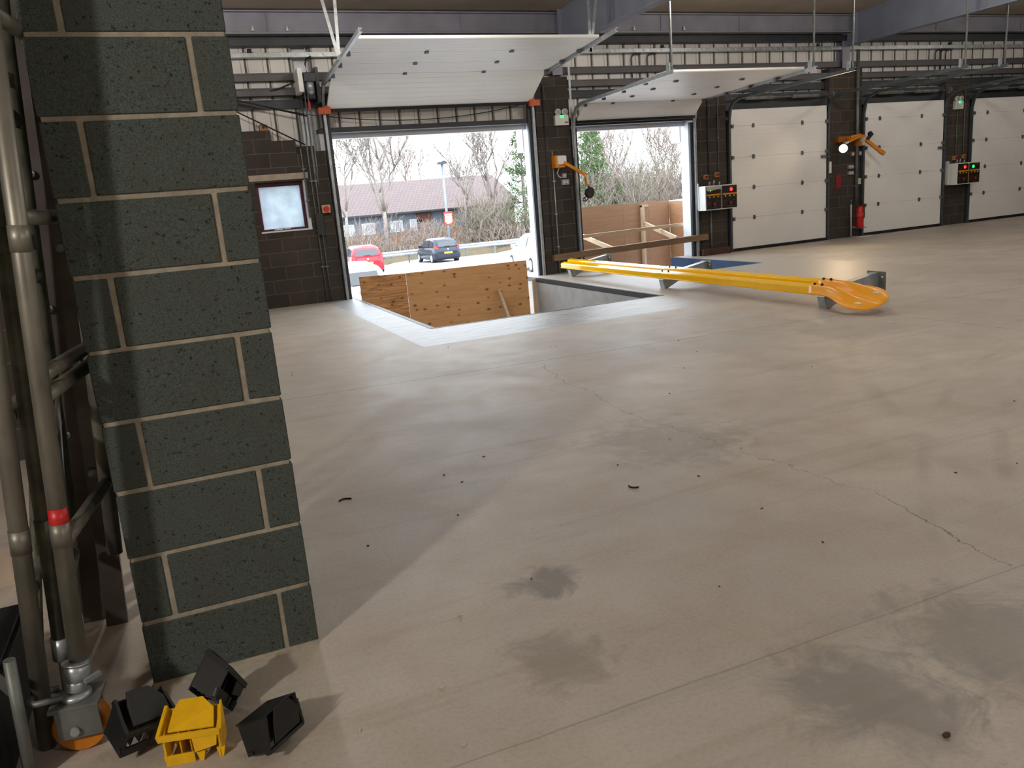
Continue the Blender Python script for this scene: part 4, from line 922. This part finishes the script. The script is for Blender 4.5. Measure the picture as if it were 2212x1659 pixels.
q = MB(); q.box(-1.0, -0.65, 2.3, 3.0, 0.0, 0.26); q.box(-0.99, -0.66, 2.31, 2.99, 0.26, 0.28); tag(q.build('dark_block', BLACK, bevel=0.01), 'plain black low block at the left edge beside the scaffold frames', 'container')  # plain box filling a dark area at the left edge
q = MB(); q.tube([(-0.60, 2.36, 0.0), (-0.582, 2.36, 0.38)], 0.016, 10, hint=(0, 1, 0)); q.tube([(-0.60, 2.36, 0.0), (-0.60, 2.36, 0.015)], 0.03, 10, hint=(0, 1, 0)); q.bar((-0.585, 2.36, 0.27), (-0.66, 2.5, 0.275), 0.02, 0.02); tag(q.build('steel_stanchion', GALVD), 'short grey tube standing in front of the black block', 'tube')
# cream board far left
q = MB(); q.box(-1.4, -0.87, 3.9, 3.93, 0.0, 0.155); q.box(-1.4, -0.87, 3.93, 3.96, 0.10, 0.155); tag(q.build('cream_board', mat('cream_board_paint', lin(196, 178, 160), 0.6)), 'low cream board on edge on the floor behind the scaffold frames', 'board')
q = MB(); q.tube([(-1.6, 5.8, 3.45), (-0.60, 5.8, 2.46)], 0.035, 8); q.box(-1.62, -1.58, 5.76, 5.84, 0.0, 3.46); tag(q.build('dark_stay', DARKSTEEL), 'dark sloping stay in front of the brown partition', 'stay')

# ---------------------------------------------------------------- plastic pieces on the floor
def clip_piece(lab, x, y, rz, m, tip=(0, 0), s=1.0, kind=0):
    """moulded plastic bracket: sloping hood, rim, cheeks and pegs"""
    r = empty('plastic_bracket', (x, y, 0)); tag(r, lab, 'plastic bracket', 'moulded plastic brackets on the floor by the pillar')
    R = Matrix.Rotation(rz, 3, 'Z') @ Matrix.Rotation(tip[0], 3, 'X') @ Matrix.Rotation(tip[1], 3, 'Y')
    def T(p): return R@(Vector(p)*s)
    parts = []
    q = MB()     # hood
    A = [(-.062, -.04, .105), (.062, -.04, .098), (.058, .012, .125), (.024, .052, .14), (-.042, .056, .14), (-.056, .02, .128)]
    q.prism([T(p) for p in A], T((0, 0, -0.006))); parts.append(('hood', q))
    q = MB()     # rim
    for a, b in (((-.088, -.052, .092), (.078, -.052, .085)), ((-.088, -.052, .092), (-.078, .05, .125)), ((.078, -.052, .085), (.07, .03, .11))):
        q.bar(T(a), T(b), 0.010*s, 0.018*s, R@Vector((0, 0, 1)))
    parts.append(('rim', q))
    q = MB()     # cheeks and back wall
    for sx_ in (-.078, .068):
        q.prism([T((sx_, -.05, .0)), T((sx_, .045, .012)), T((sx_, .05, .12)), T((sx_, -.05, .09))], T((0.006, 0, 0)))
    q.prism([T((-.074, .045, .0)), T((.07, .045, .0)), T((.07, .045, .105)), T((-.074, .045, .12))], T((0, 0.006, 0)))
    q.prism([T((-.074, -.05, .0)), T((.0, -.05, .0)), T((.0, -.05, .032)), T((-.074, -.05, .032))], T((0, 0.006, 0)))
    parts.append(('cheeks', q))
    q = MB()     # inner webs and front lip
    for sx_ in (-.04, -.012, .022): q.prism([T((sx_, -.03, .01)), T((sx_, .045, .01)), T((sx_, .045, .105)), T((sx_, -.03, .095))], T((0.004, 0, 0)))
    q.prism([T((.004, -.058, .035)), T((.064, -.058, .046)), T((.07, -.054, .083)), T((.0, -.054, .086))], T((0, 0.006, 0)))
    parts.append(('webs', q))
    pegs = []
    for (px_, py_, L) in ((-.072, -.046, .03), (.072, -.05, .05), (.018, -.052, .035)):
        q = MB(); q.prism([T((px_-.012, py_, .03)), T((px_+.012, py_, .03)), T((px_+.005, py_, -.0)), T((px_-.005, py_, -.0))], T((0, 0.01, 0))); parts.append(('peg', q))
    zmin = min(v.co.z for _, q in parts for v in q.bm.verts)
    for nm, q in parts:
        for v in q.bm.verts: v.co += Vector((x, y, -zmin))
        q.build(nm, m, r, bevel=0.0015)
    return r
clip_piece('yellow plastic bracket standing upright among the black ones', -0.16, 2.27, -0.2, PLASY)
clip_piece('black plastic bracket tipped over beside the orange castor wheel', -0.325, 2.375, 0.5, BLACK, (0.45, 0.25), 1.0)
clip_piece('black plastic bracket on its side between pillar and yellow bracket', -0.112, 2.405, 0.9, BLACK, (0.2, 0.9), 0.95)
clip_piece('black plastic bracket lying open, farthest from the scaffold frames', 0.01, 2.215, 0.6, BLACK, (1.15, 0.2), 0.95)

# ---------------------------------------------------------------- scraps on the floor
DIRT = mat('dirt_crumb', lin(96, 68, 52), 0.9, var=0.3, scale=60)
CHIP = mat('pale_chip', lin(206, 192, 170), 0.8)
q = MB(); q.ball((1.68, 1.31, 0.007), 0.011, (1.2, 0.8, 0.7), u=7, v=5); tag(q.build('dirt_lump', DIRT), 'small brown lump of dirt near the bottom right corner', 'dirt')
for i, (x, y, rr_, a0) in enumerate(((0.63, 4.05, 0.035, 0.4), (1.98, 3.37, 0.03, 2.6))):
    q = MB(); q.tube([(x+rr_*math.cos(a0+k*0.28), y+rr_*math.sin(a0+k*0.28), 0.004) for k in range(9)], 0.0045, 6)
    tag(q.build('rubber_scrap', BLACK), ('curled dark scrap on the floor right of the pillar', 'curled dark scrap in the middle of the floor')[i], 'scrap', 'dark scraps on the floor')
for i, (x, y) in enumerate(((0.53, 1.91), (0.75, 2.57), (0.76, 2.60), (0.56, 2.2), (0.28, 2.12), (2.56, 3.92))):
    q = MB(); q.obox((x, y, 0.0025), (0.014, 0.006, 0.005), rotz(i*1.1))
    tag(q.build('wood_chip', CHIP), 'tiny pale chip on the concrete floor', 'chip', 'pale chips on the floor')
rr = random.Random(11)
for i in range(34):
    x, y = rr.uniform(0.6, 7.5), rr.uniform(2.2, 8.0)
    q = MB(); a = rr.uniform(0, 3)
    q.obox((x, y, 0.002), (rr.uniform(0.005, 0.016), rr.uniform(0.003, 0.006), 0.004), rotz(a))
    tag(q.build('dark_crumb', DIRT), 'tiny dark crumb on the concrete floor', 'crumb', 'dark crumbs on the floor')

# ---------------------------------------------------------------- outside
def gz(y): return -1.22 if y < 17 else -1.22-(min(y, 50)-17)*0.0275
q = MB()
ys = [D+0.34, 17, 50, 51.2]
ring = lambda y, z: [(-60, y, z), (90, y, z), (90, y, z-0.3), (-60, y, z-0.3)]
q.loft([ring(y, gz(y)) for y in ys], smooth=False); struct(q.build('car_park_ground', ASPH), 'pale asphalt car park outside the open docks')
rr = random.Random(2)
def bz(x, y): return gz(51)+max(0, min(1, (y-51.2)/5))*0.55+0.12*math.sin(x*0.9+y)+0.08*math.sin(x*2.3-y*1.4)
q = MB(); nx, ny = 70, 12; G = [[q.bm.verts.new((-40+i*120/nx, 51.2+j*40/ny*(0.3 if j < 5 else 1), bz(-40+i*120/nx, 51.2+j*40/ny*(0.3 if j < 5 else 1)))) for i in range(nx+1)] for j in range(ny+1)]
for j in range(ny):
    for i in range(nx): q.face([G[j][i], G[j][i+1], G[j+1][i+1], G[j+1][i]], 0, True)
struct(q.build('bank_ground', BANK), 'leaf covered bank behind the guard rail')
# guard rail
r = empty('guard_rail', (16, 51, gz(51))); tag(r, 'long galvanised guard rail along the back of the car park', 'guard rail')
GP = [(-.04, -.16), (0, -.13), (.06, -.08), (0, -.01), (0, .01), (.06, .08), (0, .13), (-.04, .16), (-.05, .16), (-.01, .13), (.05, .08), (-.01, 0), (.05, -.08), (-.01, -.13), (-.05, -.16)]
q = MB(); q.sweep([(6, 50.9, gz(51)+0.66), (22.0, 50.9, gz(51)+0.66)], GP, (0, 0, 1)); q.build('rail', GALV, r)
for x in range(6, 23, 2):
    q = MB(); q.box(x, x+0.12, 51.0, 51.08, gz(51)-0.3, gz(51)+0.78); q.build('post', GALVD, r)

def car(name, lab, x, y, rz, paint, s=1.0, cat='car'):
    z = gz(y); r = empty(name, (x, y, z)); tag(r, lab, cat, 'parked cars outside the docks')
    R = rotz(rz)
    def T(p): return R@(Vector(p)*s)+Vector((x, y, z))
    # body: lower shell, stations along y (rear = -, front = +)
    st = [(-1.97, .62, .36, .70), (-1.93, .78, .26, .88), (-1.75, .84, .20, .96), (-1.2, .85, .18, .96), (0, .855, .18, .93), (1.0, .85, .18, .90), (1.55, .82, .20, .80), (1.88, .74, .26, .66), (1.95, .58, .34, .56)]
    rings = []
    for (yy, hw, zb, zt) in st:
        zm = (zb+zt)/2
        rings.append([T(p) for p in ((-hw*.9, yy, zb), (hw*.9, yy, zb), (hw, yy, zb+.08), (hw*1.0, yy, zm), (hw*.96, yy, zt-.06), (hw*.88, yy, zt), (-hw*.88, yy, zt), (-hw*.96, yy, zt-.06), (-hw, yy, zm), (-hw, yy, zb+.08))])
    q = MB(); q.loft(rings); q.build('body', paint, r)
    # cabin
    cb = [(-1.86, .70, .90, .96), (-1.55, .655, .90, 1.34), (-1.30, .63, .9, 1.43), (-.5, .62, .9, 1.48), (.2, .60, .9, 1.45), (.55, .62, .9, 1.33), (1.15, .70, .86, .92)]
    rings = []
    for (yy, hw, zb, zt) in cb:
        bw = .80
        rings.append([T(p) for p in ((-bw, yy, zb-.04), (bw, yy, zb-.04), (bw, yy, zb), (hw+.02, yy, zt-.06), (hw*.85, yy, zt), (0, yy, zt+.012), (-hw*.85, yy, zt), (-hw-.02, yy, zt-.06), (-bw, yy, zb))])
    q = MB(); q.loft(rings); q.build('cabin', paint, r)
    # glass
    q = MB(); q.prism([T(p) for p in ((-.56, -1.835, .985), (.56, -1.835, .985), (.52, -1.60, 1.285), (-.52, -1.60, 1.285))], R@Vector((0, -.014, .012))); q.build('rear_window', GLASSD, r)
    q = MB(); q.prism([T(p) for p in ((-.58, 1.10, .94), (.58, 1.10, .94), (.52, .62, 1.30), (-.52, .62, 1.30))], R@Vector((0, .016, .03))); q.build('windscreen', GLASSD, r)
    for sx_ in (-1, 1):
        for (a, b, c, d) in (((-1.5, .97), (-.72, .97), (-.72, 1.36), (-1.32, 1.31)), ((-.64, .97), (.75, .96), (.30, 1.33), (-.64, 1.37))):
            pts = []
            for (yy, zz) in (a, b, c, d):
                f = (zz-.9)/.5; pts.append(T((sx_*(.815-.165*f), yy, zz)))
            q = MB(); q.prism(pts, R@Vector((sx_*.02, 0, .004))); q.build('side_window', GLASSD, r)
        q = MB(); q.obox(T((sx_*.90, .72, .98)), (.18*s, .10*s, .13*s), R); q.build('wing_mirror', paint, r, bevel=0.02)
        for yy in (-1.25, 1.22):
            q = MB(); q.tube([T((sx_*.64, yy, .30)), T((sx_*.66, yy, .30)), T((sx_*.845, yy, .30)), T((sx_*.86, yy, .30))], .30*s, 20, scale=[.9, 1, 1, .9]); o = q.build('wheel', RUBBER, r)
            q = MB(); q.tube([T((sx_*.862, yy, .30)), T((sx_*.872, yy, .30))], .2*s, 16); q.build('hub_cap', GALV, o)
        q = MB(); q.prism([T(p) for p in ((sx_*.55, -1.945, .86), (sx_*.80, -1.86, .88), (sx_*.79, -1.80, 1.08), (sx_*.70, -1.86, 1.05))], R@Vector((0, -.03, 0))); q.build('tail_light', RED, r)
    q = MB(); q.obox(T((0, -1.985, .62)), (.52, .02, .11), R); q.build('number_plate', mat('rear_plate', lin(240, 180, 60), 0.5), r)
    q = MB(); q.obox(T((0, -1.96, .42)), (1.35*s, .05, .20*s), R); q.build('bumper', paint, r, bevel=0.02)
    q = MB(); q.tube([T((0, -1.955, .83)), T((0, -1.975, .83))], .055, 12); q.build('badge', GALV, r)
    q = MB(); q.obox(T((0.0, -1.875, 1.0)), (.34, .02, .02), R); q.build('rear_wiper', BLACK, r)
    return r
CARD = mat('dark_car_paint', lin(36, 42, 54), 0.25, 0.2, var=0.05)
CARR = mat('red_car_paint', lin(170, 14, 36), 0.25, 0.0, var=0.04)
CARW = mat('white_car_paint', lin(236, 238, 240), 0.25, 0.0, var=0.02)
car('car', 'dark grey hatchback parked in front of the guard rail', 15.32, 48.8, 0.03, CARD)
car('car', 'red hatchback partly hidden behind a white car', 9.68, 45.0, -0.05, CARR, 1.05)
car('car', 'white car roof showing behind the plywood board', 4.10, 21.6, 0.0, CARW, 1.02)
car('car', 'white car seen past the white reveal at the right of the first dock', 14.45, 31.5, -0.1, CARW, 1.06)
car('van', 'white vehicle whose roof peeks over the corner of the plywood hoarding', 23.5, 34.0, 0.0, CARW, 1.62, 'van')

# lamp post and sign
r = empty('lamp_post', (17.1, 51.6, gz(51))); tag(r, 'thin grey lamp post behind the dark hatchback', 'lamp post')
q = MB(); q.tube([(17.1, 51.6, gz(51)-0.2), (17.1, 51.6, 3.95)], 0.10, 10, hint=(0, 1, 0), scale=[1, 0.7]); q.build('pole', mat('pale_pole', lin(120, 128, 140), 0.5), r)
q = MB(); q.obox((17.05, 51.5, 3.98), (0.55, 0.35, 0.14)); q.obox((17.2, 51.55, 4.06), (0.2, 0.2, 0.12)); q.build('lamp_head', DARKSTEEL, r)
r2 = empty('post_sign', (17.15, 51.4, 0.1)); tag(r2, 'red and white notice fixed to the grey lamp post', 'sign')
q = MB(); q.box(16.86, 17.42, 51.44, 51.48, 0.05, 0.88); q.build('board', RED, r2)
q = MB(); q.box(16.90, 17.38, 51.43, 51.441, 0.20, 0.58); q.box(16.90, 17.38, 51.43, 51.441, 0.62, 0.74); q.box(16.98, 17.3, 51.43, 51.441, 0.10, 0.17); q.build('white_panel', WHITEP, r2)

# long low building
r = empty('long_building', (16, 66, -2)); tag(r, 'long low building with tiled roof behind the car park', 'building')
RX0, RX1 = 4.0, 28.0
q = MB(); q.prism([(RX0, 64.2, 0.95), (RX0, 70.5, 3.62), (RX0, 76.8, 0.95)], (RX1-RX0, 0, 0)); q.build('roof', ROOFT, r)
q = MB(); q.box(RX0+0.3, RX1-0.3, 65, 76, -2.6, -0.62); q.build('brick_wall', BRICKO, r)
q = MB(); q.box(RX0+0.3, RX1-0.3, 65.05, 75.9, -0.62, 0.98); q.build('upper_wall', BLUEG, r)
q = MB(); q.box(RX0-0.1, RX1+0.1, 64.1, 64.25, 0.86, 1.0); q.build('gutter', DARKSTEEL, r)
for i, x in enumerate((9.2, 10.9, 12.6, 14.3, 16.6, 18.3, 25.6)):
    q = MB(); q.box(x, x+1.1, 64.95, 65.03, -0.55, 0.35); f = q.build('window_frame', WHITEP, r)
    q = MB(); q.box(x+0.07, x+1.03, 64.93, 64.95, -0.48, 0.28); q.build('pane', mat('pale_pane', lin(200, 210, 220), 0.2), f)
q = MB(); q.box(21.2, 22.3, 64.93, 65.04, -0.6, 0.75); q.build('sand_panel', SANDP, r)
q = MB(); q.box(24.0, 25.0, 64.9, 65.04, 0.45, 0.72); q.build('blue_fascia', mat('bright_blue_panel', lin(40, 104, 150), 0.5), r)
q = MB(); q.box(18.9, 20.2, 64.93, 65.04, -0.6, 0.8); q.build('brick_infill', mat('brick_red_panel', lin(110, 78, 68), 0.9), r)

# trees
def branch(m, p, d, L, rad, lev, rnd, bend=0.25, up_=0.12, kids=(2, 3), tmin=0.006):
    n = 3; pts = [p.copy()]; dd = d.copy()
    for i in range(n):
        dd = (dd+Vector((rnd.uniform(-1, 1), rnd.uniform(-1, 1), rnd.uniform(-.6, 1)))*bend*0.5+Vector((0, 0, up_))).normalized()
        pts.append(pts[-1]+dd*(L/n))
    m.tube(pts, rad, 5 if lev > 1 else 3, scale=[1, .88, .74, .6], smooth=True)
    if lev <= 0: return
    for k in range(rnd.randint(*kids)+1):
        f = rnd.uniform(0.35, 1.0) if k else 1.0
        i = min(n-1, int(f*n)); q = pts[i].lerp(pts[i+1], f*n-i)
        a = rnd.uniform(0, 2*PI); sp = rnd.uniform(0.35, 0.85)
        side = Vector((math.cos(a), math.sin(a), 0)); nd = (dd*(1-sp*0.45)+side*sp+Vector((0, 0, 0.1))).normalized()
        branch(m, q, nd, L*rnd.uniform(0.55, 0.8), max(tmin, rad*(0.62 if k else 0.72)), lev-1, rnd, bend, up_, kids, tmin)
def bare_tree(seed, H, trunk_h, rad, lev, m=BARK, spread=0.25, kids=(2, 3), tm=0.012):
    rnd = random.Random(seed); r = empty('bare_tree', (0, 0, 0)); q = MB()
    pts = [Vector((0, 0, -0.3)), Vector((rnd.uniform(-.1, .1), 0, trunk_h*0.5)), Vector((rnd.uniform(-.2, .2), 0, trunk_h))]
    q.tube(pts, rad, 8, scale=[1.15, .9, .75], hint=(0, 1, 0)); q.build('trunk', m, r)
    q = MB()
    for k in range(4):
        a = k*PI/2+rnd.uniform(-.5, .5)
        d = Vector((math.cos(a)*spread*1.6, math.sin(a)*spread*1.6, 1)).normalized()
        branch(q, pts[2]-Vector((0, 0, rnd.uniform(0, trunk_h*0.25))), d, (H-trunk_h)*rnd.uniform(.4, .5), rad*0.6, lev, rnd, 0.3, 0.08, kids, tm)
    q.build('branches', m, r)
    return r
def pine(seed, H, wd):
    rnd = random.Random(seed); r = empty('pine_tree', (0, 0, 0))
    q = MB(); q.tube([(0, 0, -0.3), (0.05, 0, H*0.5), (0, 0, H*0.97)], 0.16, 8, scale=[1, .7, .2], hint=(0, 1, 0)); q.build('trunk', BARK, r)
    q = MB()
    for k in range(150):
        f = rnd.uniform(0.12, 1.0); z = H*f; w_ = wd*(1-f)**0.7*rnd.uniform(0.25, 1.0)+0.12; a = rnd.uniform(0, 2*PI)
        c = Vector((math.cos(a)*w_, math.sin(a)*w_, z))
        for j in range(34):
            v = Vector((rnd.gauss(0, 1), rnd.gauss(0, 1), rnd.gauss(0, .7))).normalized()
            p = c+v*rnd.uniform(0.1, 0.42)*(0.6+0.5*(1-f)); dd = (v+Vector((0, 0, .5))).normalized(); L = rnd.uniform(.18, .34)
            sd = dd.cross(Vector((rnd.random(), rnd.random(), rnd.random()))).normalized()*0.04
            vs = [q.bm.verts.new(p-sd), q.bm.verts.new(p+sd), q.bm.verts.new(p+dd*L)]
            q.face(vs)
    q.build('needles', NEEDLE, r)
    return r
def put(o, x, y, rz=0, s=1.0, sz=None):
    o.location = (x, y, bz(x, y)-0.02 if y > 51.2 else gz(y)); o.rotation_euler = (0, 0, rz); o.scale = (s, s, sz or s)
specs = [(11, 10.8, 3.0, .17, 5, (14.0, 56.0), 'tall bare tree with wide fork left of the lamp post'), (12, 9.8, 3.2, .12, 5, (11.2, 55.5), 'slim bare tree at the left edge of the first dock opening'),
         (13, 8.0, 3.6, .12, 5, (20.4, 57.0), 'bare tree right of the lamp post'), (14, 9.4, 3.2, .15, 5, (22.7, 57.5), 'spreading bare tree left of the pine in the first dock opening')]
for (sd, H, th, rd, lv, (x, y), lab) in specs:
    o = bare_tree(sd, H, th, rd, lv, kids=(2, 2), tm=0.009); put(o, x, y); tag(o, lab, 'tree', 'bare trees beyond the car park')
proto = bare_tree(15, 8.6, 2.4, .12, 5, TWIG, kids=(2, 2), tm=0.009); put(proto, 32.0, 58); tag(proto, 'bare reddish tree seen through the second dock, left of middle', 'tree', 'bare trees beyond the car park')
for (x, y, rz, s, lab) in ((37.6, 57, 2.0, 1.0, 'tall bare reddish tree near the right of the second dock opening'), (22.0, 86, 1.0, 1.15, 'distant bare tree above the tiled roof, left one'), (25.2, 88, 3.0, 1.2, 'distant bare tree above the tiled roof, middle one'), (29.2, 84, 4.0, 0.9, 'distant bare tree above the tiled roof behind the lamp post'), (34.6, 60, 5.0, 0.95, 'bare reddish tree in the middle of the second dock opening'), (41.0, 60, .5, .95, 'bare reddish tree at the right edge of the second dock opening')):
    o = copy_tree(proto); put(o, x, y, rz, s); o['label'] = lab
pr = pine(21, 8.3, 2.3); put(pr, 29.7, 54.5); tag(pr, 'green pine at the left side of the second dock opening', 'tree', 'pines beyond the car park')
for (x, y, rz, s, lab) in ((24.5, 55.5, 2.0, 0.95, 'green pine beside the white reveal of the first dock'), (31.6, 54.0, 4.0, .45, 'low young pine among the brown scrub of the second dock opening')):
    o = copy_tree(pr); put(o, x, y, rz, s); o['label'] = lab
# the tangled scrub on the bank: one mass behind each dock opening
def scrub(spots, lab, mats, seed):
    rnd = random.Random(seed); q = MB()
    for (x, y, H) in spots:
        mi = rnd.randint(0, 1); n0 = len(q.bm.faces)
        for k in range(11):
            a = rnd.uniform(0, 2*PI); rr_ = rnd.uniform(0, .8)
            d = Vector((math.cos(a)*rnd.uniform(.1, .7), math.sin(a)*rnd.uniform(.1, .7), 1)).normalized()
            branch(q, Vector((x+math.cos(a)*rr_, y+math.sin(a)*rr_, bz(x, y)-0.1)), d, H*rnd.uniform(.35, .6), 0.026, 2, rnd, 0.55, 0.02, (2, 3), 0.009)
        q.bm.faces.ensure_lookup_table()
        for f in q.bm.faces[n0:]: f.material_index = mi
    o = q.build('bank_scrub', mats); tag(o, lab, kind='stuff'); return o
rnd = random.Random(44)
scrub([(9.5+i*0.53+rnd.uniform(-.3, .3), rnd.uniform(52.6, 60), rnd.uniform(1.2, 2.9)) for i in range(30)]+[(rnd.uniform(20.5, 25), rnd.uniform(53, 58), rnd.uniform(3, 4.4)) for i in range(12)], 'tangled bare brown scrub on the bank seen through the first dock', [TWIG, TWIG2], 5)
scrub([(rnd.uniform(28, 42), rnd.uniform(52.6, 63), rnd.uniform(3.4, 5.2) if i < 70 else rnd.uniform(6.0, 8.4)) for i in range(98)], 'tall tangled bare scrub on the bank seen through the second dock', [TWIG, TWIG2], 6)
